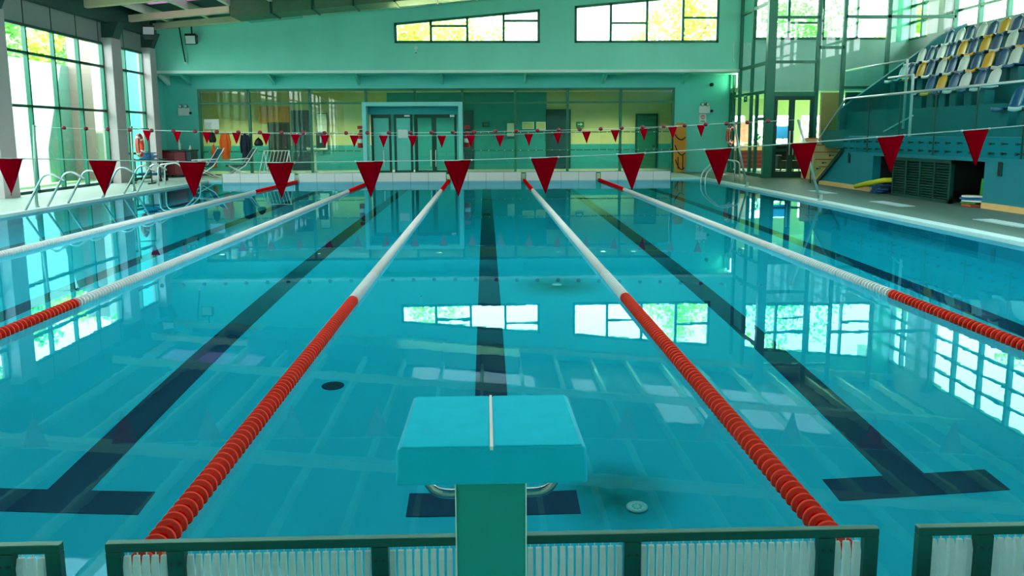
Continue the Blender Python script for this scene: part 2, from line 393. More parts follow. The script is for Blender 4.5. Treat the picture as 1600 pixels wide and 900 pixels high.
# room behind the glazing
mb = MB().m(M['room']); mb.box(-12, -6.2, 35.5, 35.7, 0, 3.4); mb.box(2.6, 9.3, 35.5, 35.7, 0, 3.4); mb.box(-6.2, -4.2, 35.5, 35.7, 0, 3.4)
mb.m(M['room_t']).box(-4.2, 2.6, 35.5, 35.7, 0, 3.4); mb.box(-12.1, 9.1, 35.46, 35.5, 0, 1.1)
struct(mb.build('wall_room'), 'olive and teal back wall of the room behind glazing', 'wall')
struct(MB().m(M['room']).box(-12.2, -12, YW + .2, 35.7, 0, 3.4).m(M['room_t']).box(9.2, 9.4, YW + .2, 37, 0, 3.8).build('wall_room_side'), 'side walls of the room behind the glazing', 'wall')
struct(box('ceiling_room', -12.2, 9.3, YW + .2, 35.7, 3.3, 3.4, M['room']), 'ceiling of the room behind the glazing', 'ceiling')
struct(box('floor_room', -12.2, XR + .2, YW + .3, 35.7, -.3, DZ, M['paving']), 'floor of the room behind the glazing', 'floor')
def room_door(n, x0, x1, h, m, what):
    f = MB().m(M['frame_d']).box(x0 - .08, x0, 35.4, 35.5, DZ, h + .08).box(x1, x1 + .08, 35.4, 35.5, DZ, h + .08).box(x0, x1, 35.4, 35.5, h, h + .08).m(m).box(x0, x1, 35.42, 35.5, DZ, h).build('door_%d' % n)
    struct(f, what, 'door'); MB().m(M['steel']).box(x1 - .14, x1 - .06, 35.36, 35.42, 1.0, 1.05).build('door_handle', None, f)
room_door(2, -8.15, -7.5, 2.5, M['door'], 'dark blue door in the olive room wall')
room_door(3, 2.65, 3.55, 2.5, M['door'], 'dark blue door right of the centre in the room')
room_door(4, -1.05, -.6, 2.45, M['door'], 'narrow dark door beside the portal')
room_door(5, 6.5, 7.3, 2.3, M['frame'], 'green door at the right of the room')
room_door(6, -9.15, -8.4, 2.0, M['black'], 'dark doorway under the orange wall panel')
struct(box('trim_6', -9.6, -8.3, 35.42, 35.5, 2.05, 2.75, M['room_o']), 'orange wall panel above dark doorway', 'panel')
def flat_thing(name, label, cat, x0, x1, y, z0, z1, m, group=None, border=None):
    t = thing(name, label, cat, ((x0 + x1) / 2, y, z0), group)
    w, h = (x1 - x0) / 2, z1 - z0
    if border: MB().m(border).box(-w, w, 0, .02, 0, h).build('board', None, t, bevel=.005); MB().m(m).box(-w + .03, w - .03, -.006, 0, .03, h - .03).build('sheet', None, t)
    else: MB().m(m).box(-w, w, 0, .02, 0, h).build('board', None, t, bevel=.008)
    return t
t = flat_thing('whiteboard', 'white rounded board hanging high inside the left glazing', 'board', -10.5, -9.95, 31.28, 1.77, 2.14, M['white'])
flat_thing('notice_board', 'pale notice sheet by the dark blue door on right', 'notice', .9, 1.3, 35.38, 1.45, 2.0, M['offwhite'], border=M['white'])
flat_thing('poster', 'pale yellow poster pair on the teal room wall, left one', 'poster', 1.55, 2.05, 35.38, 1.75, 2.05, M['room'], border=M['offwhite'])
flat_thing('poster', 'pale poster right beside the dark blue door', 'poster', 2.15, 2.55, 35.38, 1.72, 2.05, M['room'], border=M['offwhite'])
t = flat_thing('exit_sign', 'green running-way exit sign on the olive room wall', 'sign', 3.85, 4.2, 35.38, 1.82, 2.05, M['green_sign'])
MB().m(M['white']).box(-.1, .02, -.03, 0, .1, .14).prism([(.02, .05), (.02, .19), (.11, .12)], 'y', -.03, 0).build('arrow', None, t)
t = flat_thing('exit_sign', 'dark exit sign on teal wall right of the portal', 'sign', -.15, .15, 35.38, 1.85, 2.05, M['frame_d'])
MB().m(M['green_sign']).box(-.1, .1, -.02, 0, .05, .15).build('arrow', None, t)
# ceiling downlights in the room
def downlight(x, y, z, label, power=26):
    t = thing('ceiling_downlight', label, 'light', (x, y, z), 'warm ceiling downlights')
    MB().m(M['white']).lathe([(.13, 0), (.15, -.02), (.12, -.03), (.1, -.015)], n=16).build('rim', None, t)
    MB().m(M['light']).lathe([(.1, -.012), (.1, -.016)], n=16).build('diffuser', None, t)
    ld = bpy.data.lights.new('downlight_lamp', 'SPOT'); ld.energy = power * 5; ld.color = (1, .82, .55); ld.spot_size = 2.4; ld.spot_blend = .6; ld.shadow_soft_size = .08
    lo = bpy.data.objects.new('downlight_lamp', ld); COL.objects.link(lo); lo.parent = t; lo.location = (0, 0, -.05)
    return t
for k, x in enumerate((-10.8, -9.4, -6.9, -5.1, -1.95, 2.95, 4.8, 6.05)):
    downlight(x, 33.4, 3.29, 'warm round ceiling downlight behind the far glazing, %s from left' % ORD[k], 26 if k not in (4,) else 40)

# ------------------------------------------------------------------ left window wall
mb = MB().m(M['greypanel'])
ZT = 4.40
mb.box(WL - .12, WL, YB, 30.2, ZT, 5.01)
struct(mb.build('wall_left'), 'grey infill panels above the left windows', 'wall')
struct(box('wall_left_beam', WL - .3, WL + .25, YB, 30.3, 5.01, 5.9, M['roof']), 'dark edge beam above the left panels', 'beam')
mb = MB().m(M['frame_d'])
y = 22.14
while y > YB:
    mb.box(WL - .01, WL + .015, y - .012, y + .012, ZT, 5.01); y -= 1.38
for y in (23.52, 24.9, 26.28, 28.05): mb.box(WL - .01, WL + .015, y - .012, y + .012, ZT, 5.01)
struct(mb.build('trim_7'), 'dark seams between the grey panels', 'trim')
cols = [29.4, 26.45, 20.06, 13.66, 7.26, .86, -5.5]
for k, y in enumerate(cols):
    c = MB().m(M['column']); d = .68 if k else .5
    c.box(WL - .15, WL + .32, y, y + d, 0, 4.55); c.m(M['roof']).prism([(WL - .1, 4.55), (WL + .32, 4.55), (WL + .55, 5.05), (WL - .1, 5.05)], 'y', y + .08, y + d - .08)
    struct(c.build('column_left' + ('' if not k else '.%03d' % k), bevel=.01), 'grey column in the left window wall, %s from the far end' % ORD[k], 'column')
def left_window(n, y0, y1, mull, zs, label):
    f = MB().m(M['frame'])
    for y in [y0 + .03] + mull + [y1 - .03]: f.box(WL - .06, WL + .05, y - .035, y + .035, DZ, ZT)
    f.m(M['frame_d'])
    for z in zs: f.box(WL - .05, WL + .05, y0, y1, z - .035, z + .035)
    o = struct(f.build('window_%d' % n), label, 'window')
    box('pane', WL - .01, WL, y0, y1, DZ, ZT, M['glass'], o)
left_window(5, 27.05, 29.42, [28.03], (DZ + .04, .95, 2.33, 3.67, ZT - .03), 'narrow tall window bay nearest the far left corner')
left_window(6, 20.7, 26.45, [22.14, 23.52, 24.9], (DZ + .04, 2.31, 3.67, ZT - .03), 'four light tall window bay on the left wall')
left_window(7, 14.3, 20.06, [15.7, 17.1, 18.5], (DZ + .04, 2.31, 3.67, ZT - .03), 'tall left window bay beside the middle of pool')
left_window(8, 7.9, 13.66, [9.3, 10.7, 12.1], (DZ + .04, 2.31, 3.67, ZT - .03), 'tall left window bay nearer the starting end')
left_window(9, 1.5, 7.26, [2.9, 4.3, 5.7], (DZ + .04, 2.31, 3.67, ZT - .03), 'tall left window bay at the starting end')
left_window(10, -5, .86, [-3.5, -2, -.6], (DZ + .04, 2.31, 3.67, ZT - .03), 'tall left window bay behind the start')
struct(box('wall_left_return', -13.2, WL - .05, 29.9, 31.5, 0, 5.9, M['paint_low']), 'short teal return wall in the far left corner', 'wall')

# ------------------------------------------------------------------ wall behind, ceiling
mb = MB().m(M['paint']); mb.prism([(WL - .2, 0), (WR + .2, 0), (WR + .2, zr(WR)), (WL - .2, zr(WL))], 'y', YB - .2, YB)
struct(mb.build('wall_back'), 'teal wall behind the starting end', 'wall')
def roofslab(mbx, a, b, y0, y1, lo=0, hi=.15): mbx.prism([(a, zr(a) + lo), (b, zr(b) + lo), (b, zr(b) + hi), (a, zr(a) + hi)], 'y', y0, y1)
LIGHTS = [(26.3, 27.95, [(-10.9, -7.7), (-2.6, 1.6), (2.9, 3.7), (5.4, 10.8)], 'sky'), (24.0, 26.3, [(5.4, 10.8)], 'sky'),
          (7.4, 14.2, [(-10.6, 13.5)], 'rooflight')]  # wide unseen strip added to brighten the hall
mb = MB().m(M['roof']); last = 33  # slab runs past the walls as unseen eaves, added to block sun
for y0, y1, spans, m in LIGHTS:
    roofslab(mb, -13.2, 17.6, y1, last); last = y0; e = -13.2
    for a, b in spans: roofslab(mb, e, a, y0, y1); e = b
    roofslab(mb, e, 17.6, y0, y1)
roofslab(mb, -13.2, 17.6, YB - .2, last)
struct(mb.build('ceiling'), 'dark sloping roof deck over the pool hall', 'ceiling')
k = 0
for y0, y1, spans, m in LIGHTS:
    for a, b in spans:
        o = MB().m(M['pink'] if m == 'sky' and a < -5 else M[m]); roofslab(o, a, b, y0, y1, .0, .02)
        struct(o.build('window_%d' % (30 + k)), 'translucent rooflight in the sloping roof (last one added as fill), %s from the far left' % ORD[k], 'rooflight'); k += 1
def sloped(mbx, a, b, y0, y1, d0, d1): mbx.prism([(a, zb(a) + d0), (b, zb(b) + d0), (b, zb(b) + d1), (a, zb(a) + d1)], 'y', y0, y1)
for k, (y, wd) in enumerate(((30.0, .28), (28.0, .22), (25.0, .22), (18.3, .3), (11.5, .3), (4.7, .3), (-2.3, .3))):
    o = MB().m(M['beam']); sloped(o, -12, -8.38 if k == 1 else 15.5, y, y + wd, -.0, .2)
    struct(o.build('beam_%d' % (k + 1)), 'cream cross beam under the roof, %s from the far end' % ORD[k], 'beam')
for k in range(20):
    x = -11.1 + 1.36 * k
    if x > 15.2: break
    o = MB().m(M['rafter']).box(x - .05, x + .05, YB, YU, zb(x) + .2, zb(x) + .47)
    struct(o.build('rafter_%d' % (k + 1)), 'pale rafter running the length of the roof, %s from the left' % ORD[k], 'rafter')

# ventilation ducts under the roof
d = thing('ventilation_duct', 'olive green rectangular air duct above the far wall', 'duct', (0, 0, 0))
for i in range(7):
    a, b = -8.35 + i * 1.35, -7.02 + i * 1.35
    o = MB().m(M['duct']).prism([(a, zb(a) - .15), (b, zb(b) - .15), (b, zb(b) + .42), (a, zb(a) + .42)], 'y', 28.02, 29.2).build('duct_section', None, d, bevel=.02)
    MB().m(M['frame_d']).prism([(b - .03, zb(b) - .18), (b + .03, zb(b) - .18), (b + .03, zb(b) + .44), (b - .03, zb(b) + .44)], 'y', 27.98, 29.24).build('flange', None, o)
MB().m(M['steel']).prism([(-8.2, zb(-8.2) - .12), (-6.4, zb(-6.4) - .12), (-6.4, zb(-6.4) - .03), (-8.2, zb(-8.2) - .03)], 'y', 29.2, 29.9).build('outlet_grille', None, d)
MB().m(M['steel']).prism([(-3.4, zb(-3.4) - .12), (-1.5, zb(-1.5) - .12), (-1.5, zb(-1.5) - .03), (-3.4, zb(-3.4) - .03)], 'y', 29.2, 29.9).build('outlet_grille', None, d)

# ------------------------------------------------------------------ right side: window wall, glass lobby, stand
mb = MB().m(M['column'])
mb.box(WR, WR + .25, YB, 33, 0, 4.86); mb.prism([(YB, 7.25), (33, 7.25), (33, 8.6), (YB, 8.6)], 'x', WR, WR + .25)
for y in (27.5, 20.6, 13.7, 6.8, -.1): mb.box(WR - .25, WR + .25, y, y + 1.15, 4.5, 7.6)
struct(mb.build('wall_right'), 'pale grey right wall with columns above the stand', 'wall')
def right_window(n, y0, y1, label, k=5):
    f = MB().m(M['frame'])
    for i in range(k + 1):
        y = y0 + (y1 - y0) * i / k; f.box(WR - .02, WR + .12, y - .065, y + .065, 4.86, 7.25)
    for i in range(5):
        z = 4.88 + 2.35 * i / 4; f.box(WR - .01, WR + .1, y0, y1, z - .04, z + .04)
    o = struct(f.build('window_%d' % n), label, 'window')
    box('pane', WR + .05, WR + .06, y0, y1, 4.86, 7.25, M['glass'], o)
right_window(11, 28.65, 30.3, 'small gridded window in the far right corner', 2)
right_window(12, 21.75, 27.5, 'gridded window band above the top row of seats', 4)
right_window(13, 14.85, 20.6, 'gridded window band along the right wall, second bay', 4)
right_window(14, 7.95, 13.7, 'gridded window band along the right wall, third bay', 4)
right_window(15, 1.05, 6.8, 'gridded window band along the right wall, fourth bay', 4)

# glass lobby: side screen (x 9.3) and front screen (y 27.2)
f = MB().m(M['frame']); X0 = 9.3
for y, z1 in ((31.35, 3.72), (30.95, 3.7), (30.25, 6.9), (28.9, 6.9), (28.3, 2.9)): f.box(X0 - .05, X0 + .05, y - .05, y + .05, DZ, z1)
for z, y0, y1 in ((2.88, 27.2, 31.4), (3.82, 27.2, 31.4), (5.75, 27.2, 30.3), (1.9, 30.3, 31.0), (.12, 27.2, 31.4), (2.0, 27.3, 28.3)): f.box(X0 - .05, X0 + .05, y0, y1, z - .05, z + .05)
o = struct(f.build('window_16'), 'green framed side screen of the glass lobby', 'window')
MB().m(M['glass_v']).box(X0, X0 + .01, 27.2, 31.35, DZ, 3.82).box(X0, X0 + .01, 27.2, 30.3, 3.82, 6.95).build('pane', None, o)
f = MB().m(M['frame']); Y0 = 27.2
f.box(9.2, 9.48, Y0 - .1, Y0 + .1, DZ, 7.1)
for x, z0, z1 in ((10.9, DZ, 7.2), (11.75, DZ, 7.3), (13.2, 3.0, 7.4), (15.4, 4.6, 7.5)): f.box(x - .06, x + .06, Y0 - .05, Y0 + .05, z0, z1)
for z, xa, xb in ((2.8, 9.4, 10.9), (3.83, 9.4, 10.9), (5.25, 9.4, 10.9), (4.29, 10.9, 11.75), (5.27, 11.75, 15.4), (6.4, 9.4, 11.75), (3.0, 11.75, 13.2)): f.box(xa, xb, Y0 - .05, Y0 + .05, z - (.07 if z < 3 else .045), z + (.07 if z < 3 else .045))
o = struct(f.build('window_17'), 'tall green framed front screen of the glass lobby', 'window')
MB().m(M['glass_v']).box(9.4, 10.9, Y0, Y0 + .01, 2.85, 7.0).box(10.9, 15.4, Y0, Y0 + .01, DZ, 7.0).build('pane', None, o)
f = MB().m(M['frame_d'])
for a, b in ((9.46, 9.62), (10.02, 10.2), (10.72, 10.9)): f.box(a, b, Y0 - .04, Y0 + .04, DZ, 2.74)
for a, b in ((9.62, 10.02), (10.2, 10.72)):
    f.box(a, b, Y0 - .04, Y0 + .04, 2.6, 2.74); f.box(a, b, Y0 - .04, Y0 + .04, DZ, .26); f.box(a, b, Y0 - .04, Y0 + .04, .92, 1.0)
o = struct(f.build('door_7'), 'dark green double glass door of the lobby', 'door')
MB().m(M['glass']).box(9.62, 10.02, Y0, Y0 + .01, .26, 2.6).box(10.2, 10.72, Y0, Y0 + .01, .26, 2.6).build('pane', None, o)
MB().m(M['rail']).tube([(10.05, Y0 - .09, .8), (10.05, Y0 - .09, 1.6)], .02).tube([(10.17, Y0 - .09, .8), (10.17, Y0 - .09, 1.6)], .02).build('door_handle', None, o)
t = thing('exit_sign', 'small green exit sign over the side door of the glass lobby', 'sign', (9.22, 29.3, 2.62))
MB().m(M['green_sign']).box(-.02, .01, -.16, .16, 0, .2).build('board', None, t, bevel=.005); MB().m(M['white']).box(-.026, -.02, -.11, .0, .08, .12).box(-.026, -.02, -.14, .14, .2, .23).build('arrow', None, t)
# lobby interior beyond
struct(MB().m(M['lobby_lightened']).box(9.3, 15.7, YU, YU + .3, 3.05, 3.80).build('wall_lobby_beam'), 'pale beam band above the lobby', 'wall')
mb = MB().m(M['room']).box(9.4, 16, 36.8, 37, 0, .9).box(9.4, 16, 36.8, 37, 2.3, 3.8)
for x in (9.4, 11.6, 13.8): mb.box(x, x + .35, 36.8, 37, .9, 2.3)
struct(mb.build('wall_lobby'), 'back wall of the lobby with a window band', 'wall')
struct(box('ceiling_lobby', 9.3, 16, YU + .3, 37, 3.05, 3.2, M['room']), 'beige ceiling of the lobby', 'ceiling')
for k, (x, y) in enumerate(((10.2, 32), (11.4, 31.6), (11.9, 33.4))): downlight(x, y, 3.04, 'warm ceiling light inside the glass lobby, %s from left' % ORD[k], 40)
struct(box('trim_8', 12.0, 12.75, 29.4, 29.55, DZ, 2.95, M['tan']), 'tan wood panel right of lobby doors', 'panel')
struct(box('trim_9', 12.85, 14.5, 29.3, 29.45, DZ, 2.95, M['stand_dark']), 'dark teal panel right of the tan panel', 'panel')
# small lobby things
t = thing('lobby_counter', 'low terracotta slatted bench seen through the lobby door', 'bench', (10.7, 32.5, DZ))
MB().m(M['brick']).box(-.9, .9, -.3, .3, .1, .8).build('bench_body', None, t, bevel=.01)
mb = MB().m(M['tan']).box(-.95, .95, -.35, .35, .8, 1.0); mb.build('bench_top', None, t, bevel=.01)
mb = MB().m(M['red_sign'])
for i in range(4): mb.box(-.92, .92, -.33, -.3, .15 + .16 * i, .24 + .16 * i)
mb.build('slat', None, t)
t = thing('display_stand', 'white framed display panel with pink sheet behind lobby door', 'display', (10.5, 33.6, DZ))
MB().m(M['white']).box(-.4, .4, 0, .05, 1.05, 1.95).box(-.36, -.3, -.1, .15, 0, 1.05).box(.3, .36, -.1, .15, 0, 1.05).build('frame', None, t, bevel=.01)
MB().m(mat('pink_print', lin(230, 170, 150), .6, noise=.4, nscale=9)).box(-.34, .34, -.01, 0, 1.12, 1.88).build('sheet', None, t)
t = thing('display_stand', 'sky blue panel stand behind the right lobby door', 'display', (11.75, 32.4, DZ))
MB().m(M['foam_b']).box(-.3, .3, 0, .05, 1.25, 1.75).build('sheet', None, t, bevel=.01)
MB().m(M['steel']).tube([(0, .02, .05), (0, .02, 1.3)], .03).lathe([(.25, 0), (.25, .03), (.03, .05)], n=16).build('post', None, t)
t = thing('armchair', 'dark green armchair behind the right lobby door', 'chair', (11.55, 31.3, DZ))
MB().m(M['void']).box(-.42, .42, -.4, .35, .12, .45).build('seat', None, t, bevel=.04)
MB().m(M['void']).box(-.42, .42, .2, .42, .45, 1.05).build('backrest', None, t, bevel=.06)
for sx in (-1, 1): MB().m(M['void']).box(sx * .42 - .08, sx * .42 + .08, -.4, .35, .12, .65).build('armrest', None, t, bevel=.04)
for sx in (-1, 1):
    for sy in (-1, 1): MB().m(M['black']).tube([(sx * .36, sy * .3, 0), (sx * .36, sy * .3, .13)], .025).build('leg', None, t)
t = thing('potted_plant', 'small dark round plant on the terracotta bench', 'plant', (10.75, 32.4, DZ + 1.0))
MB().m(M['white']).lathe([(.07, 0), (.1, .14), (.085, .14), (.08, .1)], n=14).build('pot', None, t)
mb = MB().m(M['foam_g'])
for i in range(60):
    a, e, r = random.uniform(0, 6.28), random.uniform(-.5, 1.5), random.uniform(.08, .2)
    c = Vector((math.cos(a) * math.cos(e), math.sin(a) * math.cos(e), math.sin(e))) * r + Vector((0, 0, .28)); u = Vector((random.uniform(-1, 1), random.uniform(-1, 1), random.uniform(-1, 1))) * .06; w2 = u.cross(Vector((0, 0, 1))) * .6
    mb._f([mb.bm.verts.new(c - u), mb.bm.verts.new(c + w2), mb.bm.verts.new(c + u), mb.bm.verts.new(c - w2)])
mb.build('leaves', None, t, fix=False)
# wooden stair inside the lobby
t = thing('wooden_staircase', 'tan timber staircase behind glass beside the stand steps', 'stairs', (11.0, 25.2, DZ))
for i in range(6): MB().m(M['tan']).box(-.6, .45, i * .28, i * .28 + .3, 0, .22 * (i + 1)).m(M['brick']).box(-.6, .45, i * .28 - .01, i * .28, .22 * (i + 1) - .03, .22 * (i + 1)).build('step', None, t, bevel=.008)

# stand: front wall with store openings, balcony slab, seat tiers
SX = 9.7; BZ = 1.42
mb = MB().m(M['stand'])
mb.prism([(20.4, DZ), (23.75, DZ), (22.05, 1.3), (22.05, .97), (20.4, .97)], 'x', SX, SX + .2); mb.box(SX, SX + .2, YB, 15.75, DZ, .97)
mb.box(SX - .02, SX + .2, YB, 22.05, .95, BZ)
mb.m(M['stand_dark']).box(SX + .2, 10.9, 21.85, 22.05, DZ, BZ - .2)
mb.m(M['stand']); mb.box(SX + .02, 11.0, YB, 22.05, BZ - .2, BZ)
struct(mb.build('wall_stand'), 'petrol blue front wall of the spectator stand', 'wall')
struct(MB().m(M['tan']).box(SX - .05, SX, 20.4, 23.6, DZ, .16).box(SX - .05, SX, YB, 15.7, DZ, .16).build('baseboard_stand'), 'pale skirting along the foot of the stand wall', 'skirting')
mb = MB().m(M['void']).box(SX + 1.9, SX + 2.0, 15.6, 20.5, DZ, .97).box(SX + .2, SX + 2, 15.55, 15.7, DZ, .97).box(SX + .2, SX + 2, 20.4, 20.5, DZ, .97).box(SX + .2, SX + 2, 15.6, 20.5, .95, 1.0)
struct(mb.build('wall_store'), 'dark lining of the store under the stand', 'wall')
tiers = [(10.92, 1.62), (11.72, 2.17), (12.52, 2.72), (13.32, 3.27), (14.12, 3.82)]
mb = MB().m(M['stand_dark'])
for k, (x, z) in enumerate(tiers):
    x1 = tiers[k + 1][0] if k < 4 else WR
    mb.box(x, x1, YB, 26.7, z - .55, z)
struct(mb.build('floor_stand'), 'dark teal stepped tiers of the spectator stand', 'tiers')
o = MB().m(M['stand_dark']).prism([(11.5, 0), (WR, 0), (WR, 5.0), (14.7, 4.62), (11.5, 2.28)], 'y', 26.65, 26.85)
struct(o.build('wall_stand_end'), 'dark teal end wall of the stand with sloping top', 'wall')
# concrete stair
t = thing('concrete_staircase', 'teal concrete steps climbing from deck to the balcony', 'stairs', (SX + .21, 22.1, DZ))
n = 8
for i in range(n):
    h = (BZ - DZ) * (n - i) / n
    MB().m(M['stand']).box(0, 1.2, i * .23, (i + 1) * .23 + .0, 0, h).m(M['coping']).box(-.01, 1.2, (i + 1) * .23 - .05, (i + 1) * .23, h, h + .012).build('step', None, t)
MB().m(M['frame_d']).prism([(1.62, .0), (1.8, .0), (.0, 1.06), (0, .94)], 'x', -.29, -.22).build('stringer', None, t)
# glass balustrade
t = thing('glass_balustrade', 'frameless glass balustrade with metal handrail on stand front', 'balustrade', (9.6, 0, 0))
js = [22.0, 20.58, 19.02, 17.5, 16.0, 14.55, 13.05, 11.55, 10.05]
for k in range(len(js) - 1):
    a, b = js[k + 1] + .012, js[k] - .012
    o = MB().m(M['glass_b']).box(0, .014, a, b, 1.03, 2.4).build('glass_panel', None, t)
    for z in (1.12, 1.30):
        for yy in (a + .1, a + .52, b - .52, b - .1):
            MB().m(M['frame_d']).lathe([(.03, -.03), (.03, 0), (.012, .0), (.012, .1)], (0, yy, z), 'x', 8).build('bolt', None, o)
for k in range(1, len(js) - 1): MB().m(M['frame_d']).box(-.003, .017, js[k] - .014, js[k] + .014, 1.03, 2.4).build('edge_seal', None, t)
o = MB().m(M['glass_b']).prism([(23.9, .15), (22.02, 1.06), (22.02, 2.4), (23.9, 1.1)], 'x', 0, .014).build('glass_panel', None, t)
for yy, z in ((22.3, 1.1), (22.75, .9), (23.2, .68), (23.6, .5)): MB().m(M['frame_d']).lathe([(.03, -.03), (.03, 0), (.012, .0), (.012, .1)], (0, yy, z), 'x', 8).build('bolt', None, o)
MB().m(M['rail']).tube(rounded([(.007, 24.15, .98), (.007, 21.95, 2.42), (.007, 10, 2.42)], .08), .028).build('handrail', None, t)
MB().m(M['frame']).tube([(.007, 24.1, .05), (.007, 24.1, 1.0)], .022).build('post', None, t)
def guard(label, x, y0, y1, z0, z1, foot):
    t = thing('guard_rail', label, 'guard rail', (x, 0, 0))
    MB().m(M['glass_b']).prism([(y0, z0), (y1, z0), (y1, z1), (y0, z1)], 'x', -.006, .006).build('glass_panel', None, t)
    MB().m(M['rail']).tube([(0, y0 - .03, z1), (0, y1, z1)], .03).build('handrail', None, t)
    MB().m(M['rail']).box(-.03, .03, y0 - .05, y0, foot, z1).build('post', None, t, bevel=.01)
guard('glass guard with bright post in front of the lowest seats', 10.75, 20.75, 22.0, 1.60, 2.96, 1.42)
guard('upper glass guard at the far end of the seat rows', 11.6, 22.75, 26.6, 2.2, 3.5, 1.62)
t = thing('wall_handrail', 'short sloping white handrail behind the balustrade glass', 'handrail', (10.9, 0, 0))
MB().m(M['white']).tube([(0, 22.4, 1.55), (0, 20.9, 1.95)], .022).build('tube', None, t)
MB().m(M['steel']).tube([(0, 22.0, 1.66), (.15, 22.0, 1.6)], .012).tube([(0, 21.2, 1.87), (.15, 21.2, 1.8)], .012).build('wall_bracket', None, t)
# slots
for k, (y, z) in enumerate(((21.75, .86), (15.25, .83))):
    t = thing('wall_vent', 'narrow dark slot vent in stand wall, %s' % ('near the stair' if k == 0 else 'right of the store opening'), 'vent', (SX, y, z - .14), 'slot vents in the stand wall')
    MB().m(M['frame_d']).box(-.025, .0, -.06, .06, 0, .28).build('frame', None, t, bevel=.004)
    MB().m(M['black']).box(-.03, -.024, -.035, .035, .02, .26).build('slot', None, t)
# louvred sliding door
t = thing('louvred_door', 'dark louvred sliding door panel across the store opening', 'louvred door', (SX - .08, 16.7, DZ))
L = 2.45
mb = MB().m(M['frame_d']).box(-.04, .04, 0, L, 0, .07).box(-.04, .04, 0, L, .83, .9)
for i in range(5): mb.box(-.04, .04, i * (L - .06) / 4, i * (L - .06) / 4 + .06, 0, .9)
mb.build('door_frame', None, t)
for i in range(4):
    a = i * (L - .06) / 4 + .06; b = (i + 1) * (L - .06) / 4; mb = MB().m(M['frame_d'])
    for j in range(13):
        z = .09 + j * .057; mb.hexa([(-.03, a, z), (.03, a, z + .035), (.03, b, z + .035), (-.03, b, z), (-.03, a, z + .012), (.03, a, z + .047), (.03, b, z + .047), (-.03, b, z + .012)])
    mb.build('louvre_panel', None, t)

# ------------------------------------------------------------------ stadium seats
def seat_master(kind, m):
    t = thing('stadium_seat', 'x', 'seat', (0, 0, -50), 'plastic seats on the stand')
    # faces -x; origin at the tread below the back of the seat
    P = []
    for i in range(13):
        row = []
        for j in range(9):
            v = -1 + 2 * j / 8
            if i < 6:
                q = i / 5; x = -.46 + .44 * q; z = .41 - .035 * math.sin(PI * q) + .03 * v * v; w = .215
                if i == 0: z -= .09
                if i == 1: x = -.455
            else: q = (i - 6) / 6; x = -.01 + .12 * q - .05 * v * v; z = .43 + .44 * q; w = .215 * (1 if q < .55 else math.sqrt(max(.03, 1 - ((q - .55) / .46) ** 2.6)))
            row.append((x, v * w, z))
        P.append(row)
    def shell(rows, name):
        mbx = MB().m(m); mbx.grid(rows); return mbx.build(name, None, t, solid=.022)
    shell(P[:6], 'seat_pan'); shell(P[5:], 'backrest')
    MB().m(M['stand_dark']).box(-.3, -.05, -.16, .16, .0, .36).build('pedestal', None, t, bevel=.02)
    return remember(t)
SEATS = dict(w=seat_master('white', M['offwhite']), b=seat_master('blue', M['blue']), y=seat_master('yellow', M['yellow']))
NAMES = dict(w='white', b='blue', y='yellow')
rows = [('top row', 14.6, 3.82, [26.04, 25.46, 24.93, 24.36, 23.82, 23.27, 22.72, 22.17, 21.6], 'bwbwbybwb'),
        ('second row down', 13.8, 3.27, [26.15, 25.6, 25.0, 24.46, 23.9, 23.36, 22.8, 22.27, 21.65, 21.1, 20.55], 'wbwbybybwby'),
        ('third row down', 13.0, 2.72, [25.7, 25.2, 24.6, 24.1, 23.5, 22.97, 22.4, 21.8, 21.3, 20.7, 20.2, 19.75], 'wbybwbwbybwb'),
        ('fourth row down', 12.2, 2.17, [22.56, 22.0, 21.4, 20.9, 20.25, 19.7], 'bybwbw'),
        ('front row by the glass', 11.4, 1.62, [17.5, 16.9], 'bw')]
used = set()
for rn, x, z, ys, cs in rows:
    cnt = {}
    for y, c in zip(ys, cs):
        cnt[c] = cnt.get(c, 0) + 1; total = cs.count(c)
        which = 'only' if total == 1 else ORD[cnt[c] - 1]
        lb = '%s plastic seat in the %s, %s %s one%s' % (NAMES[c], rn, which, NAMES[c], '' if total == 1 else ' from the far end')
        if c not in used: used.add(c); o = SEATS[c]; o.location = (x, y, z); o['label'] = lb
        else: o = copy_thing(SEATS[c], (x, y, z), 0, lb)
# ------------------------------------------------------------------ lane ropes
def disc_mesh(name, m, rim):
    mb = MB().m(m).lathe([(.012, -.029), (.026, -.026), (.028, -.006), (.048, -.006), (.048, .006), (.028, .006), (.026, .026), (.012, .029)], (0, 0, 0), 'y', 24)
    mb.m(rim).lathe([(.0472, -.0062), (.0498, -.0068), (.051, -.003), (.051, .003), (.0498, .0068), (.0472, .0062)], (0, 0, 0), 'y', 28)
    for k in range(9):
        a = 2 * PI * (k + .5) / 9; mb.tube([(.037 * math.cos(a), -.0055, .037 * math.sin(a)), (.037 * math.cos(a), -.009, .037 * math.sin(a))], .0022, 5)
    me = mb.build(name, None); d = me.data; bpy.data.objects.remove(me); return d
D_RED, D_WHITE = disc_mesh('lane_disc', M['disc_red'], M['disc_rim_lit']), disc_mesh('lane_disc', M['disc_white'], M['white'])
PITCH = .06
STARTS = {0: 9.4, 1: 5.4, 2: 0, 3: 0, 4: 4.7}
